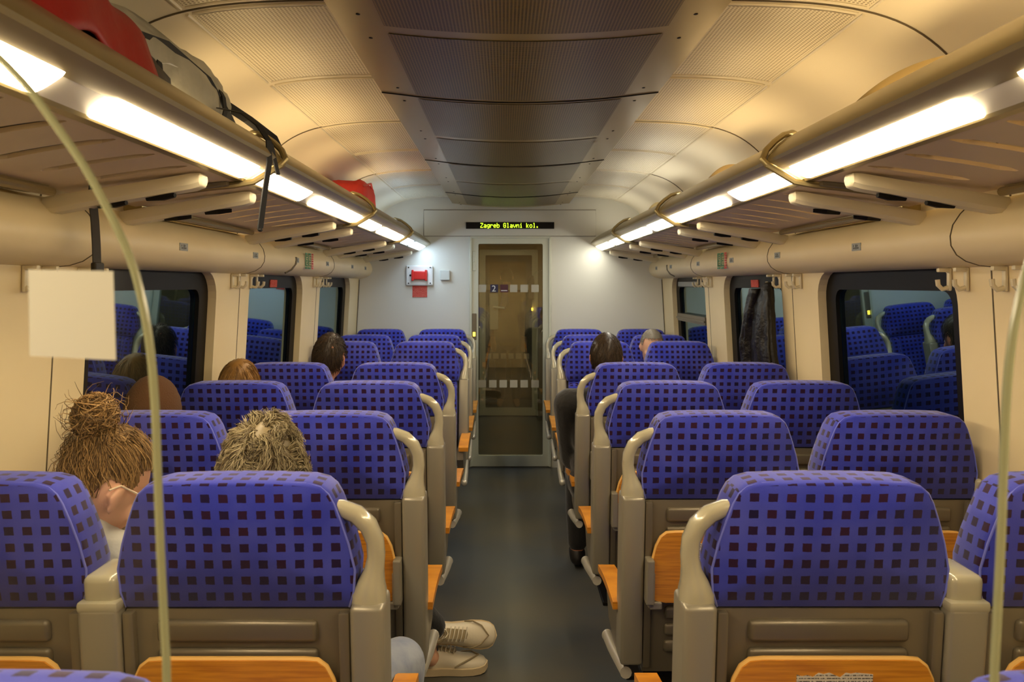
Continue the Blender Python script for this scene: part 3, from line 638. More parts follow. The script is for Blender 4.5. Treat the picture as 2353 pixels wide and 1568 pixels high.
def head_prims(bm, M):
    """head frame: origin at skull centre, +y face"""
    sph(bm, (0, -.004, .012), (.0735, .091, .098), M=M, seg=20)
    sph(bm, (0, .020, -.045), (.058, .066, .068), M=M, seg=18); sph(bm, (0, .058, -.088), (.030, .028, .024), M=M, seg=12)
    sph(bm, (0, .090, -.020), (.012, .017, .022), M=M, seg=10); sph(bm, (0, .098, -.034), (.015, .014, .010), M=M, seg=10)
    sph(bm, (0, .080, -.064), (.023, .013, .009), M=M, seg=10); sph(bm, (0, .078, .018), (.050, .016, .012), M=M, seg=12)
    for s in (-1, 1):
        sph(bm, (s*.042, .060, -.030), (.022, .022, .022), M=M, seg=10)
        E = M @ Matrix.Translation((s*.076, -.004, -.018)) @ Matrix.Rotation(s*.35, 4, 'Z') @ Matrix.Rotation(-.15, 4, 'X')
        sph(bm, (0, 0, .006), (.007, .019, .028), M=E, seg=12); sph(bm, (0, .004, -.020), (.006, .010, .013), M=E, seg=10)
def strands(bm, lay, pts_list, r, fac):
    for pts, f in zip(pts_list, fac):
        N = len(pts); rings = []
        for i, p in enumerate(pts):
            d = (pts[min(i+1, N-1)]-pts[max(i-1, 0)]).normalized(); a = d.orthogonal().normalized(); b = d.cross(a)
            rr = r*(1-.75*i/(N-1)); rings.append([bm.verts.new(p+a*(cos(2.094*k)*rr)+b*(sin(2.094*k)*rr)) for k in range(3)])
            for v in rings[-1]: v[lay] = f
        for q in range(N-1):
            for k in range(3): bm.faces.new((rings[q][k], rings[q][(k+1) % 3], rings[q+1][(k+1) % 3], rings[q+1][k]))
def hairline(d, hl=0):
    if hl:
        if d.y > .30: return d.z > .45+(d.y-.3)*.35
        if abs(d.x) > .55 and d.y > -.45: return d.z > .10
        return d.z > -.30
    """True where a unit direction (head frame) carries hair"""
    if d.y > .30: return d.z > .52-.0*d.x+(d.y-.3)*.35
    if abs(d.x) > .75 and d.y > -.15 and d.z < .15: return False
    return d.z > -.62-.5*min(0, d.y+.2) if d.y > -.4 else d.z > -.66
def make_hair(parent, M, style, m, n=1400, length=.045, curl=.004, lift=.012, seed=1, r=.0011, bald=0, bun=None, name='hair', hl=0, wild=0):
    rnd = random.Random(seed); bm = nb(); lay = bm.verts.layers.float.new('hc')
    k = 1.045 if style != 'curly' else 1.065
    t = bmesh.new(); bmesh.ops.create_icosphere(t, subdivisions=4, radius=1)
    dead = [v for v in t.verts if not hairline(v.co.normalized(), hl) or (bald and (v.co-Vector((0, -.45, .89))).length < bald)]
    bmesh.ops.delete(t, geom=dead, context='VERTS')
    vm = {}
    for v in t.verts:
        d = v.co.normalized(); q = 1+.035*noise.noise(d*5)+(.03*noise.noise(d*14) if style == 'curly' else .008*noise.noise(d*20))
        nv = bm.verts.new(M @ Vector((d.x*HR.x*k*q, d.y*HR.y*k*q, d.z*HR.z*k*q+.002))); nv[lay] = .25; vm[v.index] = nv
    for f in t.faces: bm.faces.new([vm[v.index] for v in f.verts])
    t.free(); P = []; C = []; steps = 6 if style != 'short' else 4
    while len(P) < n:
        d = Vector((rnd.gauss(0,1), rnd.gauss(0,1), rnd.gauss(0,1))).normalized()
        if not hairline(d, hl) or (bald and (d-Vector((0, -.45, .89))).length < bald*rnd.uniform(.8, 1.1)): continue
        crown = Vector((.05, -.45, .9)).normalized(); ph = rnd.uniform(0, 6.28); L_ = length*rnd.uniform(.6, 1.25); pts = []; cur = d.copy()
        off = rnd.uniform(.9, 1.0); tw = rnd.uniform(-1, 1)
        for i in range(steps):
            s = i/(steps-1); rad = 1.03+lift/.09*(s**.7)*rnd.uniform(.9,1.1)*off
            p = Vector((cur.x*HR.x, cur.y*HR.y, cur.z*HR.z))*rad
            side = cur.cross(Vector((0,0,1))); side = side.normalized() if side.length > .1 else Vector((1,0,0))
            p += side*(curl*sin(ph+s*5))+cur*(curl*.7*cos(ph+s*5)*s)
            pts.append(M @ p)
            if bun is not None: g = (bun-p).normalized()
            else: g = (cur-crown); g = g.normalized() if g.length > .05 else Vector((rnd.uniform(-1,1), rnd.uniform(-1,1), 0))
            if wild: g = g*.45+noise.noise_vector(cur*2.6+Vector((seed, 0, 0)))*wild+noise.noise_vector(cur*7)*wild*.4
            g = g+side*.35*tw+Vector((0,0,-.15 if bun is None else 0)); g = g-cur*g.dot(cur); g = g.normalized() if g.length > 1e-4 else side
            cur = (cur+g*(L_/(steps-1)/.09)).normalized()
        P.append(pts); C.append(rnd.random()**1.3)
    strands(bm, lay, P, r, C); return link(name, bm, m, parent, smooth='all')
def rm(o, vox, sm=6):
    md = o.modifiers.new('remesh', 'REMESH'); md.mode = 'VOXEL'; md.voxel_size = vox; md.use_smooth_shade = True
    s = o.modifiers.new('smooth', 'SMOOTH'); s.iterations = sm; s.factor = .5
def chain(bm, pts, rs, k=1.0, add=0):
    for (p, q), (a, b) in zip(zip(pts, pts[1:]), zip(rs, rs[1:])): cap(bm, p, q, a*k+add, b*k+add, 12)
def hand(bm, p, d, up):
    """palm with four fingers and a thumb, pointing along d"""
    p = Vector(p); d = Vector(d).normalized(); up = Vector(up); sd = d.cross(up).normalized(); up = sd.cross(d)
    for q in (-1.5, -.5, .5, 1.5): cap(bm, p+sd*q*.016, p+d*.075+sd*q*.019, .014, .011, 8)
    for q, L_ in zip((-1.5, -.5, .5, 1.5), (.062, .075, .080, .068)):
        a = p+d*.078+sd*q*.019; b = a+d*L_*.55-up*.010; c = b+d*L_*.40-up*.022; cap(bm, a, b, .0095, .0085, 8); cap(bm, b, c, .0085, .007, 8)
    a = p+sd*-.030+d*.015; b = a-sd*.028+d*.030; cap(bm, a, b, .012, .0105, 8); cap(bm, b, b+d*.028-sd*.004, .0105, .008, 8)
def person(label, pos, f, head, yaw, pitch, roll, top, legs, skin, hair, knees=None, feet=None, vox=.008, hands=None, shoulder=0, width=1.0, feet_hidden=True, elbow_out=.0, shoe_parts=True, bulk=0, shx=.8):
    """pos=(x,y) of the pelvis; f=+1 looks away from the camera; head = skull centre (world)"""
    r = empty('person', (pos[0], pos[1], 0)); W = Matrix.Translation((-pos[0], -pos[1], 0)); tag(r, label, 'person')
    px, py = pos; hd = Vector(head)
    M = W @ Matrix.Translation(hd) @ Matrix.Rotation(yaw+(0 if f > 0 else pi), 4, 'Z') @ Matrix.Rotation(pitch, 4, 'X') @ Matrix.Rotation(roll, 4, 'Y')
    V = lambda x, y, z: Vector((x, y*f, z))
    pel = V(0, 0, .545); hb = M @ Vector((0, -.025, -.075)); neck = hb.lerp(Vector((hb.x*.55, hb.y*.55, hb.z-.09)), 1.0); neck.z += shoulder*.6; sh = Vector((neck.x*shx, neck.y*.8-.012*f, neck.z-.055+shoulder*.4)); ch = sh.lerp(pel, .38)
    sw = .165*width; S = [sh+Vector((q*sw, 0, -.02)) for q in (-1, 1)]
    if knees is None: knees = [V(-.10, .41, .53), V(.10, .41, .53)]
    else: knees = [Vector(k)-Vector((px, py, 0)) for k in knees]
    if feet is None: feet = [Vector((k.x, k.y-.02*f, .075)) for k in knees]
    else: feet = [Vector(k)-Vector((px, py, 0)) for k in feet]
    hips = [V(-.085, .03, .53), V(.085, .03, .53)]
    if hands is None: hands = [V(-.07, .34, .63), V(.07, .34, .63)]
    elb = [S[i].lerp(hands[i], .45)+Vector(((-1, 1)[i]*(.07+elbow_out), -.06*f, -.13)) for i in (0, 1)]
    # body
    bm = nb(); head_prims(bm, M); cap(bm, hb, neck, .050, .053, 14); cap(bm, neck, sh, .055, .075, 14)
    def torso(b, k, add):
        cap(b, S[0], S[1], .058*k+add, .058*k+add, 12)
        for c, rx, ry, rz in ((sh+Vector((0,0,-.04)), .135*width, .085, .08), (ch, .150*width, .105, .15), (pel.lerp(ch, .4), .140*width, .105, .12), (pel+Vector((0,0,.01)), .155*width, .115, .095)):
            sph(b, c, (rx+add, ry+add, rz+add), seg=16)
        chain(b, [sh, ch, pel], [.09, .11, .11], 1, add)
    torso(bm, 1, 0)
    for i in (0, 1):
        chain(bm, [S[i], elb[i], hands[i]], [.045, .036, .024]); chain(bm, [hips[i], knees[i], feet[i]], [.075, .052, .036])
        d = (hands[i]-elb[i]).normalized(); hand(bm, hands[i]+d*.01, (d+V(0,.5,-.1)).normalized(), (0,0,1))
        cap(bm, feet[i], feet[i]+V(0, .12, -.03), .034, .028, 10)
    o = link('body', bm, skin, r); rm(o, vox, 3)
    bm = nb(); torso(bm, 1, .014+bulk*.4); chain(bm, [neck.lerp(sh, .35), sh], [.060, .095])
    for i in (0, 1): chain(bm, [S[i], elb[i], elb[i].lerp(hands[i], .88)], [.045, .040, .030], 1.05, .012+bulk)
    o = link('shirt', bm, top, r); rm(o, .010, 4)
    bm = nb(); sph(bm, pel+Vector((0,0,-.005)), (.165*width, .125, .09), seg=16)
    for i in (0, 1): chain(bm, [hips[i], hips[i].lerp(knees[i], .5)+Vector((0,0,.006)), knees[i], knees[i].lerp(feet[i], .5), knees[i].lerp(feet[i], .86)], [.078, .068, .055, .05, .042], 1.06, .010)
    o = link('trousers', bm, legs, r); rm(o, .010, 4)
    if shoe_parts:
        for i in (0, 1):
            bm = nb(); c = feet[i]; cap(bm, c+V(0,-.01,-.02), c+V(0,.16,-.035), .042, .035, 12); cap(bm, c+V(0,0,.0), c+V(0,.08,-.02), .044, .04, 12)
            o = link('shoe', bm, M_shoe_dark, r); rm(o, .010, 3)
    for s in (-1, 1):
        bm = nb(); sph(bm, (s*.030, .079, -.002), (.0105, .009, .0085), M=M, seg=10); link('eye', bm, M_eye, r, smooth='all')
    if hair: make_hair(r, M, **hair)
    return r, M
M_eye = mat('eye_white', lin(225, 220, 210), rough=.2); M_shoe_dark = mat('dark_shoe', lin(34, 30, 28), rough=.5)
def cloth(name, c, c2=None): return mat(name, c, rough=.85, sheen=.2, bump=(60, .5), vary=(14, c2) if c2 else None)
# grey curly man, left aisle seat of the nearest full row
person('person with short curly grey-blond hair in pale jeans, in the nearest left aisle seat', (-.575, 1.67), 1, (-.578, 1.70, 1.108), 0, -.12, 0,
       cloth('dark_jumper', lin(52, 56, 70)), cloth('pale_denim', lin(150, 158, 172), lin(122, 134, 158)), SK,
       dict(style='curly', m=hair_mat('grey_blond_hair', lin(96, 80, 50), lin(200, 186, 146)), n=3800, length=.060, curl=.0050, lift=.026, seed=3, r=.0014, wild=2.2),
       knees=[(-.62, 2.07, .54), (-.325, 2.02, .535)], feet=[(-.62, 2.03, .08), (-.36, 2.08, .08)], vox=.007)
# woman with the bun
bun_l = Vector((.0, -.085, .10))
pr, M1 = person('woman with a messy brown hair bun and glasses by the near left window', (-.98, 1.66), 1, (-.925, 1.70, 1.085), -.62, -.52, .10,
       cloth('light_grey_top', lin(190, 190, 182)), cloth('dark_trousers', lin(40, 40, 46)), SK,
       dict(style='long', m=hair_mat('brown_hair', lin(70, 46, 22), lin(196, 156, 98)), n=2400, length=.085, curl=.0060, lift=.016, seed=9, r=.0014, bun=bun_l, hl=1), vox=.006, shoulder=.06,
       hands=[Vector((-.05, .28, .62)), Vector((.07, .30, .62))])
rnd = random.Random(12); bm = nb(); lay = bm.verts.layers.float.new('hc'); Pl = []; Cl = []
bc = M1 @ Vector((-.012, -.092, .118)); t_ = Vector((0,0,1))
for _ in range(1500):
    d = Vector((rnd.gauss(0,1), rnd.gauss(0,1), rnd.gauss(0,1))).normalized(); ax = Vector((rnd.gauss(0,.6), rnd.gauss(0,.6), rnd.gauss(0,1))).normalized(); R_ = rnd.uniform(.032, .046); pts = []
    fly = rnd.random() < .05
    for i in range(7):
        q = Matrix.Rotation(i*.28, 3, ax) @ d; rr = R_*(1+.12*sin(i*1.3+R_*900))+(.006*i if fly else 0); pts.append(bc+Vector((q.x*rr, q.y*rr, q.z*rr*1.12)))
    Pl.append(pts); Cl.append(rnd.random())
sph(bm, bc, (.034,.034,.040), seg=14); strands(bm, lay, Pl, .0015, Cl)
for _ in range(260):     # loose wisps between bun and crown
    d = Vector((rnd.uniform(-1,1), -.6+rnd.uniform(-.5,.4), .4+rnd.uniform(-.6,.6))).normalized(); p = M1 @ Vector((d.x*HR.x*1.06, d.y*HR.y*1.06, d.z*HR.z*1.06)); n_ = (p-M1.translation).normalized(); pts = []
    for i in range(7):
        s = i/6; pts.append(p.lerp(bc, s*.55)+n_*(.030*sin(s*3)*rnd.uniform(.3,1))+Vector((sin(s*7+_)*.006, 0, cos(s*6+_)*.006)))
    strands(bm, lay, [pts], .0011, [rnd.random()])
link('hair_bun', bm, bpy.data.materials['brown_hair'], pr, smooth='all')
bm = nb()
for s in (-1, 1):
    tube(bm, [M1 @ Vector(q) for q in ((s*.079,-.030,-.004),(s*.080,-.012,.012),(s*.078,.04,.008),(s*.070,.088,.002))], .0022, 6)
    tube(bm, [M1 @ Vector((s*.034+.026*cos(a), .100-.01*abs(cos(a)), -.004+.020*sin(a))) for a in [i*pi/8 for i in range(17)]], .0018, 6)
tube(bm, [M1 @ Vector(q) for q in ((-.010,.102,.002),(0,.106,.004),(.010,.102,.002))], .0018, 6)
link('glasses', bm, mat('clear_frame', lin(226, 206, 176), rough=.25), pr, smooth=True)
# brown knitted cap, second row by the left window
pr, M2 = person('person in a brown knitted cap by the left window, behind the bun', (-1.03, 2.42), 1, (-1.155, 2.44, 1.118), .1, -.1, 0,
       cloth('brown_coat', lin(70, 52, 40)), cloth('dark_trousers2', lin(36, 36, 40)), SK, None, vox=.010, width=.75, shx=.3)
t = bmesh.new(); bmesh.ops.create_icosphere(t, subdivisions=4, radius=1); bmesh.ops.delete(t, geom=[v for v in t.verts if v.co.z < -.25-.1*v.co.y], context='VERTS')
for v in t.verts: d = v.co.normalized(); v.co = Vector((d.x*HR.x*1.13, d.y*HR.y*1.10, d.z*HR.z*1.10))*(1+.010*sin(math.atan2(d.y, d.x)*40))
bm = nb(); merge(bm, t, 0, M2); tube(bm, [M2 @ Vector((HR.x*1.13*cos(a), HR.y*1.1*sin(a), -.020-.01*sin(a))) for a in [i*pi/20 for i in range(41)]], .010, 8)
o = link('knitted_cap', bm, mat('brown_wool', lin(84, 54, 26), rough=.95, sheen=0, bump=(220, .8)), pr, smooth='all')
person('person whose smooth blond-brown hair top shows by the left window, third row', (-1.03, 3.12), 1, (-1.125, 3.15, 1.105), 0, -.05, 0, cloth('green_top', lin(70, 80, 60)), cloth('dark_trousers3', lin(36, 36, 40)), SK,
       dict(style='long', m=hair_mat('blond_hair', lin(104, 70, 26), lin(186, 140, 70)), n=1500, length=.10, curl=.001, lift=.008, seed=5), vox=.010, width=.75, shx=.3)
person('man with short dark hair seen from behind by the left window, fourth row', (-.98, 3.82), 1, (-.915, 3.84, 1.165), -.15, -.1, .1, cloth('dark_top', lin(40, 36, 40)), cloth('dark_trousers4', lin(36, 36, 40)), SK2,
       dict(style='short', m=hair_mat('dark_hair', lin(20, 14, 8), lin(76, 54, 26)), n=2000, length=.018, curl=.0008, lift=.010, seed=6), vox=.009)
person('man in a black jacket with thinning dark hair in the fourth right aisle seat', (.44, 3.80), 1, (.452, 3.86, 1.165), -.1, -.28, 0, cloth('black_jacket', lin(16, 13, 11)), cloth('black_trousers', lin(22, 20, 20)), SK2,
       dict(style='curly', m=hair_mat('thinning_hair', lin(24, 17, 8), lin(84, 62, 34)), n=2200, length=.024, curl=.003, lift=.008, seed=8), vox=.009, width=1.08, elbow_out=-.055, bulk=.022)
person('man with cropped grey hair facing the camera by the far right window', (1.0, 5.36), -1, (.955, 5.33, 1.105), .1, -.42, 0, cloth('grey_jacket', lin(90, 90, 96)), cloth('dark_trousers5', lin(36, 36, 40)), SK,
       dict(style='short', m=hair_mat('cropped_grey_hair', lin(120, 112, 98), lin(160, 150, 134)), n=1500, length=.010, curl=.0005, lift=.004, seed=4), vox=.010)
# passenger slumped low in the second row whose trainers stick into the aisle
M_trk = cloth('black_tracksuit', lin(14, 13, 14))
pr, _ = person('person slumped low with black trousers and white trainers crossed into the aisle', (-.56, 2.46), 1, (-.60, 2.44, .98), 0, -.15, 0, cloth('navy_top', lin(24, 26, 40)), M_trk, SK,
       dict(style='short', m=hair_mat('black_hair', lin(16, 12, 8), lin(50, 36, 22)), n=600, length=.02, curl=.001, lift=.008, seed=14), knees=[(-.62, 2.82, .50), (-.50, 2.84, .50)], feet=[(-.34, 3.02, .075), (-.335, 3.0, .155)], vox=.012, shoe_parts=False)
def trainer(parent, M, seed=0):
    """white trainer: heel at origin, toe along +x, sole at z=0"""
    M_up = mat('trainer_leather', lin(240, 230, 204), rough=.5, bump=(90, .15)); M_so = mat('trainer_sole', lin(226, 206, 166), rough=.6); M_tr = mat('trainer_grey', lin(168, 152, 118), rough=.6)
    secs = [(-.005,.026,.010,.066),(.02,.036,.0,.088),(.06,.038,.0,.092),(.10,.037,.0,.086),(.14,.042,.0,.070),(.18,.048,.0,.058),(.22,.049,.0,.052),(.25,.044,.003,.047),(.268,.032,.008,.040),(.276,.014,.014,.030)]
    bm = nb(); rings = []
    for x, hw, zb, zt in secs:
        ring = []
        for k in range(16):
            a = 2*pi*k/16; c, s_ = cos(a), sin(a); sq = lambda v: math.copysign(abs(v)**.75, v); ring.append(bm.verts.new(M @ Vector((x, hw*sq(c)*(1 if s_ < 0 else 1-.25*s_), (zb+zt)/2+(zt-zb)/2*sq(s_)))))
        rings.append(ring)
    for a, b in zip(rings, rings[1:]):
        for k in range(16): bm.faces.new((a[k], a[(k+1) % 16], b[(k+1) % 16], b[k]))
    bm.faces.new(rings[0]); bm.faces.new(rings[-1]); sh = link('trainer', bm, M_up, parent, smooth='all')
    bm = nb(); o = []
    for x, hw, zb, zt in secs: o.append((x, hw+.005))
    full = [(-.010, 0)]+o+[(.283, 0)]+[(x, -h) for x, h in o[::-1]]
    plate(bm, [full], lambda u, v, d: M @ Vector((u, v, d+.010*(max(0, u-.2)/.08)**2*.6)), -.006, .020); link('sole', bm, M_so, sh, smooth=30)
    bm = nb(); tube(bm, [M @ Vector(p) for p in ((.150,.047,.026),(.18,.049,.044),(.215,.034,.053),(.245,.0,.052),(.215,-.034,.053),(.18,-.049,.044),(.150,-.047,.026))], .003, 6); link('toe_seam', bm, M_tr, sh, smooth=True)
    bm = nb(); plate(bm, [[(.075,-.020),(.155,-.016),(.160,0),(.155,.016),(.075,.020)]], lambda u, v, d: M @ Vector((u, v, .093-(u-.075)*.26+d-.35*abs(v)**1.3*.3)), .0, .004); link('tongue', bm, M_tr, sh)
    bm = nb()
    for i in range(5):
        x = .082+i*.016; z = .097-(x-.075)*.26; tube(bm, [M @ Vector(p) for p in ((x,-.026,z-.006),(x+.004,-.01,z+.003),(x+.007,.01,z+.003),(x+.010,.026,z-.006))], .0026, 6)
    for q in (-1, 1): tube(bm, [M @ Vector(p) for p in ((.080,0,.101),(.070,q*.014,.108),(.056,q*.020,.104),(.066,q*.008,.102))], .002, 6)
    link('laces', bm, mat('lace_white', lin(232, 224, 200), rough=.8), sh, smooth=True)
    bm = nb(); tube(bm, [M @ Vector((.035+.034*cos(a), .030*sin(a), .090-.06*(.034*cos(a)))) for a in [i*pi/8 for i in range(17)]], .008, 8); link('collar', bm, M_tr, sh, smooth=True)
W2 = Matrix.Translation((.56, -2.46, 0))
trainer(pr, W2 @ Matrix.Translation((-.40, 3.05, .008)) @ Matrix.Rotation(radians(6), 4, 'Z'))
trainer(pr, W2 @ Matrix.Translation((-.365, 3.07, .150)) @ Matrix.Rotation(radians(8), 4, 'Z') @ Matrix.Rotation(radians(6), 4, 'Y') @ Matrix.Rotation(radians(68), 4, 'X'))
bm = nb()
for p0, p1, r0, r1 in (((-.50,2.84,.46), (-.345,3.0,.205), .062, .052), ((-.56,2.84,.42), (-.37,3.04,.10), .06, .046)): chain(bm, [W2 @ Vector(p0), W2 @ (Vector(p1)+Vector((.015,0,0)))], [r0, r1])
o = link('trouser_cuff', bm, M_trk, pr); rm(o, .008, 3)
# shadowy standing passenger behind the second door
def standing():
    r = tag(empty('person', (.0, 9.75, 0)), 'dim standing person in dark clothes with a blue scarf beyond the glass doors', 'person'); M = Matrix.Translation((-.02, 0, 1.62))
    bm = nb(); head_prims(bm, M); cap(bm, (-.02,0,1.55), (0,0,1.43), .05, .055)
    chain(bm, [Vector((0,0,1.40)), Vector((0,0,1.15)), Vector((0,0,.95))], [.10,.12,.13])
    for s in (-1, 1):
        chain(bm, [Vector((s*.17,0,1.38)), Vector((s*.21,.02,1.08)), Vector((s*.20,-.05,.84))], [.05,.04,.027]); hand(bm, (s*.20,-.055,.83), (-.15*s,-.12,-1), (0,1,0)); chain(bm, [Vector((s*.09,0,.92)), Vector((s*.10,0,.5)), Vector((s*.10,.02,.08))], [.09,.06,.04]); cap(bm, (s*.10,.02,.06), (s*.11,-.13,.045), .04, .035)
    o = link('body', bm, SK, r); rm(o, .010, 3); bm = nb()
    for s in (-1, 1):
        chain(bm, [Vector((s*.17,0,1.38)), Vector((s*.21,.02,1.08)), Vector((s*.205,-.04,.90))], [.065,.055,.042])
    cap(bm, (-.15,0,1.38), (.15,0,1.38), .075, .075); chain(bm, [Vector((0,0,1.36)), Vector((0,0,1.15)), Vector((0,0,.85))], [.15,.155,.165]); o = link('coat', bm, bpy.data.materials['black_jacket'], r); rm(o, .012, 4)
    bm = nb()
    for s in (-1, 1): chain(bm, [Vector((s*.09,0,.92)), Vector((s*.10,0,.5)), Vector((s*.10,.02,.12))], [.10,.075,.06])
    o = link('trousers', bm, bpy.data.materials['black_trousers'], r); rm(o, .012, 4)
    bm = nb(); tube(bm, [(-.08,-.06,1.45),(-.02,-.10,1.43),(.06,-.06,1.46)], .03, 8); tube(bm, [(-.03,-.12,1.44),(-.05,-.165,1.3),(-.08,-.17,1.22)], [.03,.035,.03], 8, flat=(1.3,.4)); link('scarf', bm, mat('blue_scarf', lin(50, 80, 190), rough=.8), r, smooth='all')
    make_hair(r, M, style='short', m=bpy.data.materials['black_hair'], n=300, length=.02, curl=.001, lift=.008, seed=15)
standing()
# ------------------------------------------------------------------ jacket on the hook
jk = tag(empty('leather_jacket', (1.215, 3.745, 1.53)), 'black crinkled leather jacket hanging on a hook between the right windows', 'jacket')
def cloth_tube(rows, n=72, seed=0, amp=.08, crinkle=.004):
    bm = nb(); rings = []
    for j, (z, cx, cy, rx, ry) in enumerate(rows):
        ring = []
        for k in range(n):
            a = 2*pi*k/n; t = j/len(rows); fold = 1+amp*t*(sin(a*7+seed+t*2)+.6*sin(a*13+seed*2-t*3))
            p = Vector((cx+rx*cos(a)*fold, cy+ry*sin(a)*fold, z)); p += Vector((1,1,.6))*crinkle*noise.noise(p*28+Vector((seed,0,0)))*2; ring.append(bm.verts.new(p))
        rings.append(ring)
    for a, b in zip(rings, rings[1:]):
        for k in range(n): bm.faces.new((a[k], a[(k+1) % n], b[(k+1) % n], b[k]))
    bm.faces.new(rings[0]); bm.faces.new(rings[-1]); return bm
def interp(rows, m=5):
    out = []
    for a, b in zip(rows, rows[1:]):
        for i in range(m): out.append(tuple(a[k]+(b[k]-a[k])*i/m for k in range(5)))
    return out+[rows[-1]]
M_leather = mat('black_leather', lin(18, 14, 9), rough=.4, spec=.35, bump=(60, 1.0))
rows = [(0,.0,.0,.012,.03),(-.04,-.01,.0,.030,.07),(-.12,-.02,.0,.040,.10),(-.3,-.025,.0,.045,.13),(-.5,-.015,.0,.045,.165),(-.66,-.01,.01,.045,.185)]
o = link('jacket_body', cloth_tube(interp(rows), seed=2), M_leather, jk, smooth='all')
rows = [(-.03,-.045,.05,.03,.04),(-.15,-.055,.09,.034,.05),(-.28,-.06,.13,.034,.05),(-.40,-.06,.13,.03,.048),(-.44,-.06,.12,.026,.045)]
link('sleeve', cloth_tube(interp(rows), seed=5, n=40), M_leather, jk, smooth='all')
# ------------------------------------------------------------------ luggage on the racks
def sq(v, e): return math.copysign(abs(v)**e, v)
def lump(bm, c, r, e=.6, amp=.05, sc=8, seed=0, n=40, mi=0, M=None):
    t = bmesh.new(); bmesh.ops.create_uvsphere(t, u_segments=n, v_segments=n//2, radius=1)
    for v in t.verts:
        d = v.co.normalized(); p = Vector((sq(d.x, e)*r[0], sq(d.y, e)*r[1], sq(d.z, e)*r[2])); v.co = Vector(c)+p*(1+amp*noise.noise(d*sc*.3+Vector((seed,0,0)))+amp*.5*noise.noise(d*sc+Vector((0,seed,0))))
    merge(bm, t, mi, M)
def web(bm, pts, wd, th=.0015, n=1):
    """webbing strap: flat ribbon along points, width vector wd"""
    wv = Vector(wd); rows = []
    for i, p in enumerate(pts):
        p = Vector(p); d = Vector(pts[min(i+1, len(pts)-1)])-Vector(pts[max(i-1, 0)]); nn = d.cross(wv).normalized()*th; rows.append([bm.verts.new(q) for q in (p-wv-nn, p+wv-nn, p+wv+nn, p-wv+nn)])
    for a, b in zip(rows, rows[1:]):
        for k in range(4): bm.faces.new((a[k], a[(k+1) % 4], b[(k+1) % 4], b[k]))
    bm.faces.new(rows[0]); bm.faces.new(rows[-1])
bp = tag(empty('backpack', (-.98, 1.6, 1.82)), 'large grey and black travel backpack strapped on the near left luggage rack', 'backpack')
M_bgrey = mat('grey_ripstop', lin(168, 166, 150), rough=.42, bump=(22, .9), vary=(7, lin(138, 136, 122))); M_bblk = mat('black_nylon', lin(26, 24, 26), rough=.5, bump=(30, .6)); M_strap = mat('black_webbing', lin(20, 19, 20), rough=.75)
bm = nb(); lump(bm, (.045, .20, .150), (.125, .50, .142), .6, .10, 9, 3, 64); link('bag_body', bm, M_bgrey, bp, smooth='all')
bm = nb(); lump(bm, (.03, -.22, .11), (.165, .42, .105), .5, .08, 9, 6, 56); lump(bm, (.03, .0, .018), (.185, .62, .034), .5, .03, 9, 2, 40); link('bag_pocket', bm, M_bblk, bp, smooth='all')
bm = nb()
for y in (.10, .50): web(bm, [(.02+.150*cos(a)*1.02, y+.03*sin(a*2), .155+.150*sin(a)) for a in [pi*(-.25+1.3*i/14) for i in range(15)]], (0, .013, 0))
web(bm, [(.165, -.15, .19), (.168, .15, .235), (.160, .42, .225), (.150, .60, .17), (.15, .70, .12)], (.004, 0, .012)); link('compression_strap', bm, M_strap, bp)
bm = nb(); box(bm, .135, .165, .565, .60, .10, .13, .006); link('buckle', bm, M_black, bp)
bm = nb(); tube(bm, [(.158, .02, .16), (.168, .16, .20), (.165, .30, .21), (.150, .45, .19), (.13, .6, .12)], .0035, 6); link('zip_piping', bm, mat('silver_zip', lin(190,190,184), rough=.3, metal=.5), bp, smooth=True)
rj = tag(empty('red_rain_jacket', (-.90, 1.2, 2.02)), 'dark red jacket draped over the backpack on the near left rack', 'jacket')
bm = nb(); nx, ny = 26, 40; grid = []
for j in range(ny+1):
    row = []
    for i in range(nx+1):
        u, v = i/nx, j/ny; y = -.42+.80*v; x = -.10+.30*u; z = .095-.01*abs(u-.4) if u < .6 else .09-(u-.6)**1.3*.72*(1-.25*v)
        x -= max(0, u-.75)*.16; z += .014*sin(v*17+u*3)*(.3+u)+.012*noise.noise(Vector((u*4, v*9, 3))); x += .012*sin(v*13+1)*u
        if v > .8: z -= (v-.8)*.20; x -= (v-.8)*.1
        row.append(bm.verts.new((x, y, z)))
    grid.append(row)
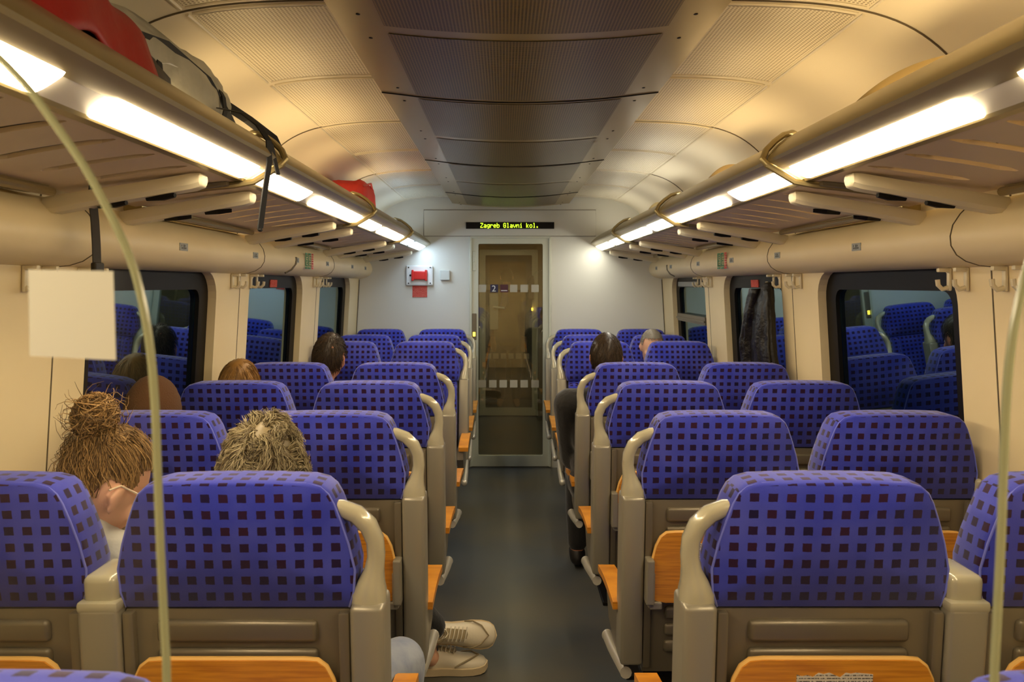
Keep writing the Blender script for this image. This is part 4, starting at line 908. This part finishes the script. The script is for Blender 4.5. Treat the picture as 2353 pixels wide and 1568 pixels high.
for j in range(ny):
    for i in range(nx): bm.faces.new((grid[j][i], grid[j][i+1], grid[j+1][i+1], grid[j+1][i]))
o = link('jacket_shell', bm, mat('red_nylon', lin(150, 22, 16), rough=.5, bump=(26, .5)), rj, smooth='all'); md = o.modifiers.new('thick', 'SOLIDIFY'); md.thickness = .006
ls = tag(empty('luggage_strap', (-.66, 2.05, 1.9)), 'black webbing strap tied round the left rail, ends hanging over the lamp', 'strap')
def at(px, py, d): x, z = Pc(px, py, d); return Vector((x+.66, d-2.05, z-1.9))
bm = nb(); web(bm, [(-.20, .13, .14), (-.14, .22, .10), (-.11, .36, .072), (-.12, .46, .050)], (.012, .006, .008)); web(bm, [(-.13, -.04, .075), (-.075, -.02, .066), (-.035, -.02, .035), (-.008, -.02, -.005), (-.006, -.02, -.06), (-.018, -.02, -.14), (-.030, -.02, -.235)], (.003, .012, .002)); link('long_end', bm, M_strap, ls)
bm = nb(); web(bm, [(-.035, .0, .035), (-.010, .01, -.01), (-.004, .03, -.06), (-.002, .045, -.085)], (.002, .008, .002)); sph(bm, (-.03, -.02, -.238), (.006, .012, .005), seg=8); link('short_end', bm, M_strap, ls)
vs = tag(empty('hanging_strap', (-1.10, 1.95, 1.74)), 'wide black strap hanging from the left rack edge down the wall', 'strap')
bm = nb(); web(bm, [(.02, 0, .05), (.015, 0, .0), (.02, .003, -.06), (.022, .006, -.12), (.022, .01, -.19)], (.001, .017, 0)); link('webbing', bm, M_strap, vs)
bm = nb(); box(bm, .016, .030, -.012, .032, -.215, -.165, .004); link('strap_end', bm, M_black, vs)
rb = tag(empty('red_bag', (-.93, 4.45, 1.81)), 'small bright red bag on the third left luggage rack', 'bag')
bm = nb(); lump(bm, (.0, 0, .145), (.12, .22, .145), .45, .08, 9, 4, 40); link('bag_body', bm, mat('bright_red_nylon', lin(214, 60, 52), rough=.55, bump=(26, .5)), rb, smooth='all')
bm = nb(); tube(bm, [(.10, -.18, .25), (.115, 0, .285), (.10, .18, .24)], .006, 6); link('bag_seam', bm, mat('pale_red', lin(196, 40, 36), rough=.5), rb, smooth=True)
